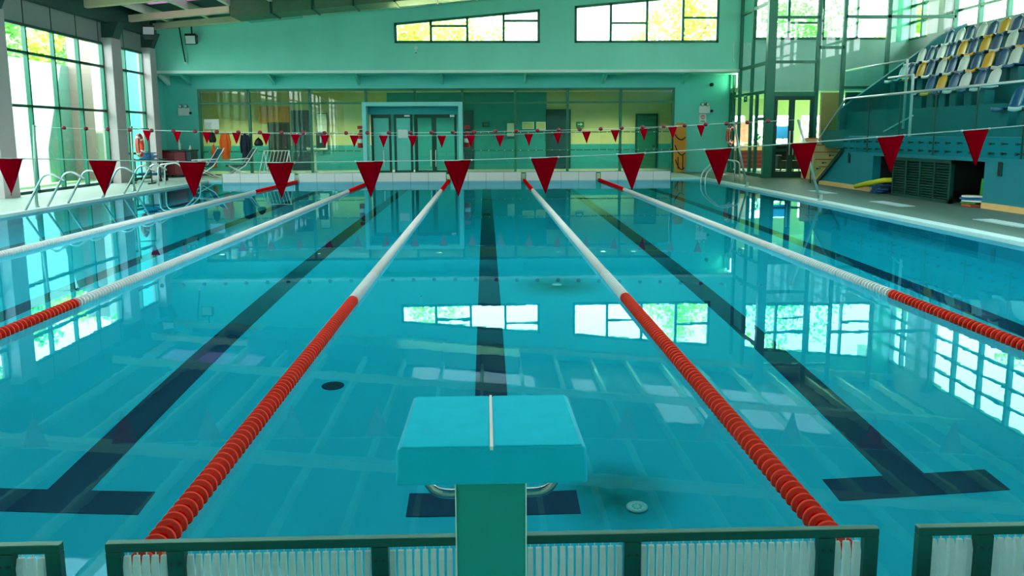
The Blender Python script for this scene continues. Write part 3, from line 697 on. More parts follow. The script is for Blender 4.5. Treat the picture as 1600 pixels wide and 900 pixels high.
for k, x in enumerate((-6.25, -3.75, -1.25, 1.25, 3.75)):
    where = ['leftmost of the five', 'second from the left', 'left of the starting block', 'right of the starting block', 'rightmost of the five'][k]
    t = thing('lane_rope', 'red and white lane rope across the pool, ' + where, 'lane rope', (x, YN, .022), 'lane ropes on the water')
    MB().m(M['cord']).tube([(0, .02, 0), (0, 24.98, 0)], .006, 6).build('cable', None, t)
    MB().m(M['steel']).tube([(0, .0, -.02), (0, .0, .02)], .02, 8).build('end_hook', None, t)
    n = int(24.55 / PITCH); first = 0
    while .36 + first * PITCH + YN < STARTS[k]: first += 1
    far = {}
    for i in range(n):
        y = .36 + i * PITCH; red = y < 5.0 or y > 19.9
        if first <= i < first + 100:
            o = bpy.data.objects.new('lane_disc', D_RED if red else D_WHITE); COL.objects.link(o); o.parent = t; o.location = (0, y, 0)
            o.rotation_euler.y = (i * .37) % .6
        else: far.setdefault(red, []).append(y)
    mb = MB()
    prof = [(.012, -.029), (.028, -.026), (.03, -.008), (.05, -.007), (.05, .007), (.03, .008), (.028, .026), (.012, .029)]
    for red, ys in far.items():
        mb.m(M['disc_red'] if red else M['disc_white'])
        for y in ys: mb.lathe(prof, (0, y, 0), 'y', 12)
    tag(mb.build('lane_discs', None, t), kind='stuff')

# ------------------------------------------------------------------ end panels at both ends
def near_panel(xc, label):
    t = thing('end_panel', label, 'end wall panel', (xc, YN, 0), 'steel framed end panels at the start')
    w = 1.185; posts = [-.975, -.36, .415, 1.02]
    f = MB().m(M['panel_steel'])
    f.box(-w, w, -.03, .0, .272, .30); f.box(-w, -w + .045, -.03, 0, -.6, .272); f.box(w - .045, w, -.03, 0, -.6, .272); f.box(-w, w, -.03, 0, -.6, -.55)
    f.build('frame', None, t, bevel=.003)
    for x in posts:
        o = MB().m(M['panel_steel']).box(x - .026, x + .026, -.036, .0, -.55, .274).build('post', None, t, bevel=.003)
        for s in (-.012, .012): MB().m(M['frame_d']).lathe([(.006, -.04), (.006, -.036)], (x + s, 0, .235), 'y', 8).build('rivet', None, o)
        MB().m(M['panel_steel']).tube([(x, -.035, .11), (x + .03, -.16, .03), (x + .05, -.3, -.06)], .018, 8).build('brace', None, o)
    e = [-w + .045] + [v for x in posts for v in (x - .026, x + .026)] + [w - .045]
    for a, b in zip(e[::2], e[1::2]):
        mb = MB().m(M['slat']); nn = max(2, int((b - a) / .0245)); p = (b - a) / nn
        for i in range(nn):
            x0 = a + i * p + .003; x1 = x0 + p * .64
            mb.prism([(-.026, -.55), (-.026, .225), (-.016, .252), (-.006, .252), (-.006, -.55)], 'x', x0, x1)
            mb.box(x0 + p * .27, x0 + p * .37, -.006, -.003, -.55, .272)
        mb.build('slatted_infill', None, t)
    return t
near_panel(0, 'grey steel framed slatted end panel behind the starting block')
near_panel(-2.505, 'steel framed slatted end panel at the bottom left corner')
near_panel(2.495, 'steel framed slatted end panel at the bottom right corner')
def far_panel(xc, k):
    t = thing('turning_panel', 'white turning panel along the far end, %s from the left' % ORD[k], 'end wall panel', (xc, YF, 0), 'white turning panels at the far end')
    w = 1.18
    MB().m(M['white']).box(-w, w, -.03, .0, -.55, .285).build('face', None, t, bevel=.006)
    MB().m(M['steel']).box(-w, w, -.035, .02, .285, .30).box(-w - .01, -w + .012, -.036, .01, -.5, .29).box(w - .012, w + .01, -.036, .01, -.5, .29).build('frame', None, t)
    mb = MB().m(M['frame_d'])
    for x in (-.59, 0, .59): mb.box(x - .004, x + .004, -.0315, -.029, -.3, .28)
    mb.build('joint', None, t)
    for x in (-.9, .9): MB().m(M['steel']).tube([(x, .02, .2), (x, .2, .06)], .015).build('brace', None, t)
for k in range(6): far_panel(-7.5 + 2.5 * k - .02, k)

# ------------------------------------------------------------------ starting block
t = thing('starting_block', 'aqua starting block on green pedestal at the near end', 'starting block', (-.018, 2.0, 0))
Wd = .247
def plat(x0, x1, y0, y1, top, th, name, m, par, bev=.01):
    return MB().m(m).hexa([(x0, y0, top(y0) - th), (x1, y0, top(y0) - th), (x1, y1, top(y1) - th), (x0, y1, top(y1) - th), (x0, y0, top(y0)), (x1, y0, top(y0)), (x1, y1, top(y1)), (x0, y1, top(y1))]).build(name, None, par, bevel=bev)
tp = lambda y: .722 - .05 * y
deckp = MB().m(M['block'])
deckp.hexa([(-Wd, -.005, .625), (Wd, -.005, .625), (Wd, .5, .60), (-Wd, .5, .60), (-Wd + .004, 0, tp(0)), (Wd - .004, 0, tp(0)), (Wd - .004, .5, tp(.5)), (-Wd + .004, .5, tp(.5))])
dk = deckp.build('platform', None, t, bevel=.007)
for a, b in ((-Wd + .014, -.007), (.007, Wd - .014)): plat(a, b, .008, .49, lambda y: tp(y) + .004, .012, 'grip_pad', M['pad'], t, .003)
MB().m(M['ledge']).hexa([(-.004, .0, tp(0) - .005), (.004, .0, tp(0) - .005), (.004, .495, tp(.495) - .005), (-.004, .495, tp(.495) - .005), (-.004, 0, tp(0) + .0045), (.004, 0, tp(0) + .0045), (.004, .495, tp(.495) + .0045), (-.004, .495, tp(.495) + .0045)]).build('divider_strip', None, t)
pd = MB().m(M['pedestal']).box(-.095, .089, .05, .30, -.3, .612).build('pedestal', None, t, bevel=.003)
MB().m(M['ledge']).box(-.0975, -.0945, .046, .30, -.3, .612).box(.0885, .0915, .046, .30, -.3, .612).build('edge_plate', None, pd)
MB().m(M['steel']).tube(rounded([(-.195, .34, .61), (-.195, .34, .446), (.195, .34, .446), (.195, .34, .61)], .07, 6), .0145, 12).build('grab_handle', None, t)
struct(box('floor_near_kerb', XL, XR, 1.8, 2.06, -.3, -.02, M['coping']), 'kerb under the starting block', 'kerb')

# ------------------------------------------------------------------ pool floor fittings
def rfl(x, y, z=0): return (x, y, fl(y) + z)
t = thing('floor_inlet', 'round white inlet grille on pool floor right of the block', 'drain', rfl(.83, 4.45, .002))
MB().m(M['white']).lathe([(.062, 0), (.062, .012), (.05, .02), (.04, .02), (.036, .015)], n=24).build('rim', None, t)
mb = MB().m(M['paint'])
for i in range(8):
    a = i * PI / 4; mb.box(math.cos(a) * .024 - .006, math.cos(a) * .024 + .006, math.sin(a) * .024 - .006, math.sin(a) * .024 + .006, .012, .0205)
mb.build('slots', None, t)
t = thing('floor_inlet', 'small pale inlet grille far down the middle lane', 'drain', rfl(.83, 9.85, .002))
MB().m(M['white']).lathe([(.062, 0), (.062, .012), (.05, .02)], n=20).build('rim', None, t)
t = thing('drain_cover', 'round dark drain cover on the pool floor left of block', 'drain', rfl(-1.26, 6.35, .002))
MB().m(M['line']).lathe([(.088, 0), (.088, .01), (.07, .016)], n=28).build('cover', None, t)
MB().m(M['black']).lathe([(.06, .014), (.06, .018), (.05, .018)], n=20).build('grille_ring', None, t)
def stain_mat():
    m = bpy.data.materials.new('algae_stain'); m.use_nodes = True; nt = m.node_tree; nt.nodes.clear()
    o = nt.nodes.new('ShaderNodeOutputMaterial'); d = nt.nodes.new('ShaderNodeBsdfDiffuse'); tr = nt.nodes.new('ShaderNodeBsdfTransparent'); mx = nt.nodes.new('ShaderNodeMixShader')
    d.inputs[0].default_value = lin(20, 120, 95)
    tc = nt.nodes.new('ShaderNodeTexCoord'); gr = nt.nodes.new('ShaderNodeTexGradient'); gr.gradient_type = 'SPHERICAL'; nz = nt.nodes.new('ShaderNodeTexNoise'); nz.inputs['Scale'].default_value = 2.2; nz.inputs['Detail'].default_value = 6
    ml = nt.nodes.new('ShaderNodeMath'); ml.operation = 'MULTIPLY'
    m2 = nt.nodes.new('ShaderNodeMath'); m2.operation = 'MULTIPLY'; m2.inputs[1].default_value = 1.15; m2.use_clamp = True
    nt.links.new(tc.outputs['Object'], gr.inputs[0]); nt.links.new(tc.outputs['Object'], nz.inputs['Vector'])
    nt.links.new(gr.outputs['Fac'], ml.inputs[0]); nt.links.new(nz.outputs[0], ml.inputs[1]); nt.links.new(ml.outputs[0], m2.inputs[0]); nt.links.new(m2.outputs[0], mx.inputs[0])
    nt.links.new(tr.outputs[0], mx.inputs[1]); nt.links.new(d.outputs[0], mx.inputs[2]); nt.links.new(mx.outputs[0], o.inputs[0]); return m
M['stainm'] = stain_mat()
def stain(x, y, r, label):
    mb = MB().m(M['stainm']); mb.grid([[(-1, -1, 0), (1, -1, 0)], [(-1, 1, 0), (1, 1, 0)]])
    o = mb.build('algae_stain'); o.location = rfl(x, y, .003); o.scale = (r, r * 1.1, 1); o.rotation_euler.x = math.atan(-.016); tag(o, label, 'stain', kind='structure')
stain(.72, 4.6, .42, 'green stain round the near floor inlet'); stain(.83, 9.8, .6, 'green stain round the far floor inlet')

# ------------------------------------------------------------------ flag lines
def flag_mesh(w, h):
    mb = MB().m(M['red']); N = 6; P = []
    for i in range(N + 1):
        u = i / N; row = []
        for j in range(5):
            v = -1 + j / 2; ww = w / 2 * (1 - u) + .002; row.append((v * ww, .012 * math.sin(u * 3 + v * 1.2) * u, -u * h))
        P.append(row)
    o = mb.grid(P).build('pennant', None, solid=.002); return o
def flag_line(label, pts, Y, w, h, x0, x1, zend):
    t = thing('flag_line', label, 'flag line', (0, Y, 0))
    zs = lambda x: next((z0 + (z1 - z0) * (x - a) / (b - a) for (a, z0), (b, z1) in zip(pts, pts[1:]) if a <= x <= b), pts[0][1] if x < pts[0][0] else pts[-1][1])
    line = [(x0, 0, zend[0])] + [(x, 0, z) for x, z in pts] + [(x1, 0, zend[1])]
    MB().m(M['cord']).tube(line, .005, 6).build('cord', None, t)
    src = flag_mesh(w, h); first = True
    for x, z in pts:
        if first: o = src; first = False
        else: o = src.copy(); COL.objects.link(o)
        o.parent = t; o.location = (x, 0, z); o.rotation_euler.z = random.uniform(-.12, .12)
        sl = (zs(x + .3) - zs(x - .3)) / .6; o.rotation_euler.y = -math.atan(sl)
        MB().m(M['white']).tube([(x - w / 2 - .012, 0, z - sl * w / 2), (x - w / 2 + .004, 0, z - sl * w / 2)], .009, 6).tube([(x + w / 2 - .004, 0, z + sl * w / 2), (x + w / 2 + .012, 0, z + sl * w / 2)], .009, 6).build('clip', None, t)
near = [(-5.0, 1.36), (-4.21, 1.33), (-3.40, 1.31), (-2.62, 1.29), (-1.85, 1.28), (-1.06, 1.285), (-.28, 1.29), (.5, 1.31), (1.28, 1.34), (2.07, 1.38), (2.85, 1.43), (3.64, 1.485), (4.42, 1.54), (5.2, 1.60)]
flag_line('line of large red pennants sagging across the near half', near, 7.38, .245, .325, -9.6, 7.6, (1.85, 1.86))
fx = [-9.04 + .7835 * i for i in range(20)]
def zf(x): # sag
    P = [(-9.1, 1.69), (-7.45, 1.63), (-5.88, 1.585), (-4.3, 1.53), (-2.72, 1.51), (-1.16, 1.50), (.4, 1.51), (1.98, 1.57), (3.53, 1.63), (5.14, 1.71), (5.95, 1.76)]
    for (a, p), (b, q) in zip(P, P[1:]):
        if a <= x <= b: return p + (q - p) * (x - a) / (b - a)
    return P[-1][1]
flag_line('line of small looking red pennants near the turning end', [(x, zf(x)) for x in fx], 22.4, .245, .325, -9.46, 6.78, (1.76, 1.82))
t = thing('false_start_rope', 'thin rope with dark red floats strung between two poles', 'rope', (0, 17.4, 0))
zq = lambda x: 1.565 + .0031 * (x + 2.2) ** 2 - .0004 * (x + 2.2)
MB().m(M['cord']).tube([(-9.33, 0, 1.72)] + [(x * .5, 0, zq(x * .5)) for x in range(-18, 14)] + [(6.66, 0, 1.78)], .004, 5).build('cord', None, t)
src = None
for i in range(34):
    x = -8.72 + .445 * i
    if src is None: src = o = MB().m(M['maroon']).lathe([(.008, -.045), (.035, -.03), (.042, 0), (.035, .03), (.008, .045)], (0, 0, 0), 'x', 12).build('float', None, t)
    else: o = src.copy(); COL.objects.link(o); o.parent = t
    o.location = (x, 0, zq(x))
def pole(name_label, x, y, xt, zt_):
    t = thing('line_pole', name_label, 'pole', (x, y, DZ))
    MB().m(M['pole']).tube([(0, 0, 0), ((xt - x), 0, zt_ - DZ)], .028, 10).build('tube', None, t)
    MB().m(M['pole']).lathe([(.075, 0), (.075, .015), (.045, .03), (.045, .14), (.03, .14)], n=14).build('socket', None, t)
    MB().m(M['steel']).tube([((xt - x) - .02, 0, zt_ - DZ - .03), ((xt - x) + .05, 0, zt_ - DZ - .03)], .01, 6).build('hook', None, t)
pole('leaning pale pole by the left pool edge, nearer one', -9.42, 17.4, -9.32, 1.76)
pole('pale pole on the right pool edge, nearer one', 7.25, 17.6, 6.68, 1.81)
pole('pale pole by the left pool edge beside the lifebuoy', -9.5, 22.4, -9.45, 1.79)
pole('pale pole on the right pool edge by the ladder', 7.2, 22.5, 6.76, 1.86)

# ------------------------------------------------------------------ grab rails and ladders
def grab_rail(y, k):
    t = thing('grab_rail', 'bent steel grab rail on the left pool edge, %s from the near end' % ORD[k], 'handrail', (-9.3, y, DZ), 'grab rails along the left edge')
    MB().m(M['rail']).tube(rounded([(0, 0, 0), (.40, .02, .70), (.58, .02, .74), (.80, .04, .58)], .16, 6), .024, 10).build('tube', None, t)
    MB().m(M['steel']).lathe([(.05, 0), (.05, .012), (.028, .02)], n=12).build('base_flange', None, t)
for k, y in enumerate((16.75, 17.6, 18.45, 20.1, 21.3, 22.1)): grab_rail(y, k)
def ladder(label, xe, s, y):   # s=+1: pool lies towards +x
    t = thing('pool_ladder', label, 'ladder', (xe, y, DZ))
    for dy in (0, .5):
        MB().m(M['rail']).tube(rounded([(-s * .62, dy, 0), (-s * .60, dy, .62), (-s * .05, dy, .70), (s * .42, dy, .28), (s * .46, dy, -.2), (s * .46, dy, -1.1)], .14, 6), .022, 10).build('side_rail', None, t)
    for z in (-.3, -.6, -.9): MB().m(M['steel']).box(s * .46 - .04, s * .46 + .04, .02, .48, z - .015, z + .015).build('rung', None, t, bevel=.005)
ladder('steel pool ladder in the far left corner', XL, 1, 24.9)
ladder('steel pool ladder in the far right corner', XR, -1, 25.0)

# ------------------------------------------------------------------ left deck things
t = thing('buoy_stand', 'dark tubular stand near the far left corner', 'stand', (-10.75, 26.0, DZ))
for x in (-.3, .3): MB().m(M['frame_d']).tube([(x, 0, 0), (x, 0, 1.72)], .02).build('post', None, t)
MB().m(M['frame_d']).tube([(-.3, 0, 1.70), (.3, 0, 1.70)], .018).build('crossbar', None, t)
for x in (-.3, .3): MB().m(M['frame_d']).tube([(x, -.28, .02), (x, .28, .02)], .022).build('foot', None, t)
MB().m(M['frame_d']).tube([(-.3, 0, .5), (-.05, -.25, .1)], .015).build('stay', None, t)
def buoy(label, loc, rz, R=.30):
    t = thing('lifebuoy', label, 'lifebuoy', loc, rotz=rz)
    ring = [(R * math.cos(a), 0, R * 1.0 * math.sin(a)) for a in [2 * PI * i / 28 for i in range(28)]]
    MB().m(M['buoy']).tube(ring, .07, 10, closed=True).build('ring', None, t)
    for a in (.78, 2.35, 3.93, 5.5):
        MB().m(M['white']).tube([((R) * math.cos(a - .12), 0, R * math.sin(a - .12)), (R * math.cos(a), 0, R * math.sin(a)), (R * math.cos(a + .12), 0, R * math.sin(a + .12))], .073, 10).build('band', None, t)
    MB().m(M['cord']).tube([((R + .08) * math.cos(a), -.02, (R + .08) * math.sin(a)) for a in [2 * PI * i / 28 for i in range(28)]], .008, 5, closed=True).build('grab_line', None, t)
buoy('orange lifebuoy hanging on the dark stand at left', (-10.72, 25.93, 1.24), 1.75)
buoy('orange lifebuoy on the green lobby screen at right', (9.17, 30.8, 1.45), .95)
t = thing('trolley', 'black wheeled trolley heaped with blue boards', 'trolley', (-11.1, 27.6, DZ))
for x in (-.4, .4):
    for y in (-.25, .25):
        MB().m(M['black']).tube([(x, y, .1), (x, y, .75)], .02).build('leg', None, t); MB().m(M['black']).lathe([(.05, -.02), (.05, .02)], (x, y, .05), 'y', 12).build('wheel', None, t)
for z in (.2, .68): MB().m(M['frame_d']).box(-.45, .45, -.3, .3, z, z + .04).build('shelf', None, t, bevel=.01)
def kickboard(label, m, loc, rz, tilt=0, grp='kickboards on the trolley'):
    mb = MB().m(m).prism([(-.14, -.2), (.14, -.2), (.15, .1), (.1, .2), (0, .23), (-.1, .2), (-.15, .1)], 'z', 0, .035)
    t = thing('kickboard', label, 'kickboard', loc, grp, rz); t.rotation_euler.x = tilt
    mb.build('board', None, t, bevel=.008); MB().m(M['white']).box(-.06, .06, .05, .09, .034, .037).build('grip_mark', None, t)
for k in range(5): kickboard('blue foam kickboard on the black trolley, %s from the top' % ORD[4 - k], M['foam_b'], (-11.2 + .07 * (k % 3), 27.55 + .05 * (k % 2), DZ + .725 + .046 * k), 1.3 + .25 * k)
for k in range(2): kickboard('blue foam kickboard on the low trolley shelf, %s one' % ('left', 'right')[k], M['foam_b'], (-11.3 + .42 * k, 27.6, DZ + .245), .1 * k, .0)
t = thing('storage_cabinet', 'maroon cabinet with a black top in the far left corner', 'cabinet', (-11.15, 30.4, DZ))
MB().m(M['maroon']).box(-.5, .35, -.35, .35, .08, .92).build('body', None, t, bevel=.01); MB().m(M['black']).box(-.55, .55, -.4, .4, .92, .98).build('top', None, t, bevel=.01)
MB().m(M['door']).box(.35, .53, -.34, .34, .05, .92).build('end_panel', None, t, bevel=.01)
for x in (-.49, -.07): 
    o = MB().m(M['maroon']).box(x, x + .4, -.375, -.352, .12, .88).build('door', None, t, bevel=.006); MB().m(M['steel']).tube([(x + .36, -.39, .45), (x + .36, -.39, .6)], .01).build('handle', None, o)
for x in (-.45, .3):
    for y in (-.3, .3): MB().m(M['black']).box(x, x + .06, y - .03, y + .03, 0, .08).build('foot', None, t)
def bottle(label, x, y, z, m, h=.28):
    t = thing('bottle', label, 'bottle', (x, y, z)); MB().m(m).lathe([(.035, 0), (.04, .02), (.04, h * .6), (.015, h * .8), (.015, h * .95)], n=12).build('body', None, t)
    MB().m(M['white']).lathe([(.02, h * .93), (.02, h)], n=10).build('cap', None, t)
bottle('pale bottle standing on the maroon cabinet, taller one', -11.1, 30.3, 1.03, M['offwhite'], .36); bottle('small white bottle at right end of the cabinet top', -10.72, 30.3, 1.03, M['white'], .16)
def garment(label, x, z, w, h, m, sleeves=True):
    t = thing('hanging_jacket', label, 'jacket', (x, 31.22, z))
    P = []
    for i in range(9):
        u = i / 8; row = []
        ww = w * (.28 + .72 * min(1, u * 5)) * (1 - .10 * math.sin(u * 3)); dd = .05 + .05 * min(1, u * 3)
        for j in range(20):
            a = 2 * PI * j / 20; fold = 1 + .10 * math.sin(a * 5 + u * 3)
            row.append((ww / 2 * math.cos(a) * fold, -.02 + dd * math.sin(a) * fold, -u * h))
        P.append(row)
    MB().m(m).grid(P, closed_u=True).build('body', None, t)
    if sleeves:
        for s in (-1, 1): MB().m(m).tube([(s * w * .36, -.03, -.05 * h), (s * w * .56, -.05, -.35 * h), (s * w * .5, -.07, -.72 * h)], .05, 8, radii=[.05, .05, .035]).build('sleeve', None, t)
    MB().m(M['steel']).tube([(0, .15, .02), (0, 0, .06), (0, 0, -.02)], .006, 5).build('hook', None, t)
garment('orange jacket hanging on the left glazing under whiteboard', -9.73, 1.63, .30, .98, M['orange'])
garment('narrow orange trousers hanging below a black cap', -10.18, 1.20, .18, .86, M['orange'], False)
garment('dark navy jacket hanging right of the orange jacket', -9.0, 1.6, .26, 1.0, M['navy'])
def cap(label, x, z, w, h):
    t = thing('hanging_hood', label, 'hood', (x, 31.2, z))
    MB().m(M['black']).lathe([(.02, 0), (w * .35, -h * .3), (w * .5, -h * .75), (w * .4, -h), (w * .1, -h * .92)], n=16).build('hood', None, t)
    MB().m(M['steel']).tube([(0, .17, .05), (0, 0, .05), (0, 0, -.01)], .006, 5).build('hook', None, t)
cap('black hood hanging above the narrow orange trousers', -10.2, 1.7, .28, .42); cap('small black hood hanging on the first green mullion', -8.5, 1.45, .34, .3)
def lounger(label, x, y, rz):
    t = thing('deck_chair', label, 'deck chair', (x, y, DZ), rotz=rz)
    MB().m(M['door']).box(-.28, .28, -.3, .3, .38, .43).build('seat', None, t, bevel=.01)
    MB().m(M['door']).hexa([(-.28, .28, .4), (.28, .28, .4), (.28, .34, .4), (-.28, .34, .4), (-.28, .68, 1.0), (.28, .68, 1.0), (.28, .74, 1.0), (-.28, .74, 1.0)]).build('backrest', None, t, bevel=.01)
    for s in (-1, 1):
        MB().m(M['white']).tube([(s * .3, -.35, 0), (s * .3, .3, .42), (s * .3, .72, 1.04)], .02).build('leg', None, t); MB().m(M['white']).tube([(s * .3, .5, 0), (s * .3, -.3, .42)], .02).build('leg', None, t)
        MB().m(M['white']).tube([(s * .3, -.25, .62), (s * .3, .45, .66)], .02).build('armrest', None, t)
lounger('dark folding deck chair left of the first panel', -10.1, 29.6, -.9); lounger('dark folding deck chair under the navy jacket', -9.1, 30.2, -1.1)
t = thing('drying_rack', 'slanted white drying rack before the dark doorway', 'rack', (-7.75, 30.4, DZ))
for x in (-.45, .45): MB().m(M['white']).tube([(x - .15, 0, 0), (x + .1, 0, .95)], .015).tube([(x + .1, .35, 0), (x + .1, 0, .95)], .015).build('leg', None, t)
for i in range(7): MB().m(M['white']).tube([(-.42 + i * .13, 0, .15), (-.2 + i * .13, -.05, .93)], .009, 6).build('bar', None, t)
MB().m(M['white']).tube([(-.35, 0, .93), (.55, 0, .93)], .012).build('top_rail', None, t); MB().m(M['white']).tube([(-.55, 0, .15), (.4, 0, .15)], .012).build('lower_rail', None, t)
def extinguisher(label, x):
    t = thing('fire_extinguisher', label, 'fire extinguisher', (x, 31.25, 1.05))
    MB().m(M['red_sign']).lathe([(.09, 0), (.11, .02), (.11, .5), (.05, .6), (.03, .62)], n=18).build('cylinder', None, t)
    MB().m(M['white']).lathe([(.112, .18), (.112, .34)], n=18).build('label_band', None, t)
    MB().m(M['black']).box(-.03, .1, -.03, .03, .62, .67).tube([(.05, -.02, .64), (.14, -.04, .5), (.12, -.08, .25)], .015, 6).build('valve', None, t)
    MB().m(M['red_sign']).box(-.1, .1, .0, .12, .70, .82).build('wall_sign', None, t)
extinguisher('red fire extinguisher left of the aqua portal', -4.72); extinguisher('red fire extinguisher right of the aqua portal', -.72)
t = thing('wall_phone', 'dark narrow box hanging between portal and white column', 'box', (-6.2, 31.28, 1.05))
MB().m(M['frame_d']).box(-.17, .17, -.06, .06, 0, .6).build('case', None, t, bevel=.01); MB().m(M['white']).box(-.03, .03, -.066, -.06, .2, .45).build('label_strip', None, t)
t = thing('pedestal_basin', 'white column basin seen through the glazing', 'basin', (-6.9, 33.2, DZ))
MB().m(M['white']).lathe([(.14, 0), (.11, .1), (.1, .75), (.13, .8)], n=16).build('column', None, t); MB().m(M['white']).lathe([(.12, .78), (.24, .88), (.27, .98), (.22, .98), (.1, .86)], n=18).build('bowl', None, t)
flat_thing('panel_board', 'tall white panel in the room beside the basin', 'panel', -7.15, -6.7, 35.3, .9, 2.45, M['offwhite'], border=M['frame_d'])
# spine board right of the glazing
t = thing('spine_board', 'ochre rescue board with black straps against the wall', 'rescue board', (7.36, 31.1, DZ)); t.rotation_euler.x = -.09
MB().m(M['spine']).prism([(-.17, .02), (.17, .02), (.24, .5), (.24, 1.5), (.2, 1.82), (.12, 1.88), (-.12, 1.88), (-.2, 1.82), (-.24, 1.5), (-.24, .5)], 'y', -.03, .03).build('board', None, t, bevel=.012)
for i, (a, b) in enumerate((((-.2, 1.45), (.2, 1.35)), ((-.2, 1.05), (.18, .75)), ((-.18, .5), (.16, .2)))):
    MB().m(M['black']).tube(bez((a[0], -.045, a[1]), ((a[0] + b[0]) / 2, -.06, min(a[1], b[1]) - .25), (b[0], -.045, b[1]), 10), .022, 6).build('strap', None, t)
MB().m(M['black']).tube([(.1, -.04, .65), (.1, -.04, .1)], .018, 6).tube([(-.08, -.04, .6), (-.08, -.04, .15)], .018, 6).build('strap', None, t)
# emergency lights, sign, sensors
def emergency(label, x, z):
    t = thing('emergency_light', label, 'emergency light', (x, YW - .05, z), 'twin emergency lights')
    MB().m(M['white']).box(-.2, .2, -.06, .05, -.14, .14).build('case', None, t, bevel=.015)
    for s in (-.1, .1): o = MB().m(M['black']).lathe([(.05, -.09), (.07, -.05), (.04, 0)], (s, 0, .2), 'y', 12).build('lamp_head', None, t); MB().m(M['white']).lathe([(.055, -.095), (.055, -.088)], (s, 0, .2), 'y', 12).build('lens', None, o)
    MB().m(M['black']).lathe([(.05, -.08), (.05, -.06)], (.26, 0, -.05), 'y', 10).build('sensor', None, t)
emergency('white twin head emergency light in the left dark corner', -11.24, 2.42); emergency('white twin head emergency light above the warning sign', 8.3, 2.42)
t = flat_thing('warning_sign', 'white warning sign with red ring below emergency light', 'sign', 8.12, 8.38, 31.36, 1.93, 2.26, M['white'])
MB().m(M['red_sign']).lathe([(.08, -.012), (.08, 0)], (0, 0, .21), 'y', 20).build('ring', None, t); MB().m(M['white']).lathe([(.06, -.016), (.06, -.01)], (0, 0, .21), 'y', 20).build('ring_centre', None, t)
MB().m(M['black']).box(-.012, .012, -.02, -.014, .17, .26).box(-.09, .09, -.01, 0, .03, .05).box(-.07, .07, -.01, 0, .065, .08).build('print', None, t)
def floodlight(label, x, y, z, rx, rz=0):
    t = thing('floodlight', label, 'floodlight', (x, y, z), 'floodlights under the far roof edge', rz)
    MB().m(M['frame_d']).box(-.02, .02, -.02, .02, .0, .34).box(-.2, .2, -.02, .02, -.02, .02).build('yoke', None, t)
    o = MB().m(M['black']).hexa([(-.19, -.2, -.28), (.19, -.2, -.28), (.15, .14, -.24), (-.15, .14, -.24), (-.19, -.2, .1), (.19, -.2, .1), (.15, .14, .05), (-.15, .14, .05)]).build('housing', None, t, bevel=.01); o.rotation_euler.x = rx
    MB().m(M['offwhite']).box(-.165, .165, -.215, -.2, -.25, .02).build('lens', None, o)
floodlight('black floodlight with pale lens on the left upper wall', -10.35, 30.1, 5.0, .1); floodlight('small tilted floodlight in the top left corner', -11.05, 28.1, 4.94, -.45, .3)
t = thing('hanging_rod', 'thin dark rod hanging down the left upper wall', 'rod', (-10.72, 30.2, 0))
MB().m(M['frame_d']).tube([(-.1, 0, 5.36), (.05, 0, 4.12)], .025, 8).build('rod', None, t); MB().m(M['white']).lathe([(.03, 0), (.045, .03), (.03, .08)], (.05, 0, 4.05), 'z', 10).build('tip', None, t)
t = thing('wall_camera', 'small white camera under the first high window', 'camera', (-2.49, 30.22, 4.55))
MB().m(M['white']).lathe([(.05, -.05), (.07, 0), (.05, .05)], (0, 0, .06), 'z', 12).build('body', None, t); MB().m(M['white']).tube([(0, .05, .12), (0, 0, .12), (0, 0, -.08)], .02, 8).lathe([(.04, -.1), (.05, -.06), (.03, -.04)], n=10).build('bracket', None, t); MB().m(M['black']).lathe([(.035, -.12), (.035, -.1)], n=10).build('lens', None, t)
t = thing('wall_sensor', 'thin hanging cable sensor at right of the upper wall', 'sensor', (9.0, 30.2, 4.1))
MB().m(M['offwhite']).tube([(0, 0, .1), (0, 0, .7)], .015, 6).build('cable', None, t); MB().m(M['white']).lathe([(.03, 0), (.04, .04), (.03, .1)], n=10).build('head', None, t)
def hook(label, x, z):
    t = thing('security_camera', label, 'camera', (x, YW, z)); MB().m(M['black']).lathe([(.03, -.04), (.06, -.06), (.07, -.1), (.04, -.12)], (0, 0, 0), 'y', 12).build('camera_body', None, t); MB().m(M['steel']).lathe([(.07, -.012), (.07, 0)], (0, 0, 0), 'y', 12).build('wall_plate', None, t)
hook('small black dome camera high on the teal wall above the sign', 8.55, 3.35)

# ------------------------------------------------------------------ right deck things
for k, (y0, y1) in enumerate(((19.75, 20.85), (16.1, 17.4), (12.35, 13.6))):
    t = thing('deck_rectangle', 'pale grey rectangle on the right deck, %s from the far end' % ORD[k], 'mat', (8.4, (y0 + y1) / 2, DZ), 'pale rectangles along the right deck')
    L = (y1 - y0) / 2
    MB().m(M['coping']).box(-.17, .17, -L, L, 0, .012).build('mat', None, t, bevel=.004); MB().m(M['greypanel']).box(-.17, -.155, -L, L, .012, .015).box(.155, .17, -L, L, .012, .015).build('edge_strip', None, t)  # pale rectangle on the deck, built as a thin slab
def noodle(label, m, pts, r=.05):
    t = thing('pool_noodle', label, 'pool noodle', pts[0]); p = [Vector(q) - Vector(pts[0]) for q in pts]
    MB().m(m).tube(p, r, 10).build('tube', None, t); d = (p[-1] - p[-2]).normalized()
    MB().m(M['black']).tube([p[-1], p[-1] + d * .003], r * .4, 8).build('core_hole', None, t)
noodle('yellow foam noodle lying over the blue floats', M['foam_y'], [(9.45, 20.75, .16), (9.5, 20.2, .27), (9.62, 19.6, .38), (9.7, 19.25, .40)], .06)
for k in range(5): kickboard('dark blue foam float heaped in the left store opening, %s up' % ORD[k], M['foam_db'], (9.55 + .03 * k, 19.75 - .05 * (k % 3), DZ + .004 + .045 * k), .4 * k, .0, 'dark blue floats')
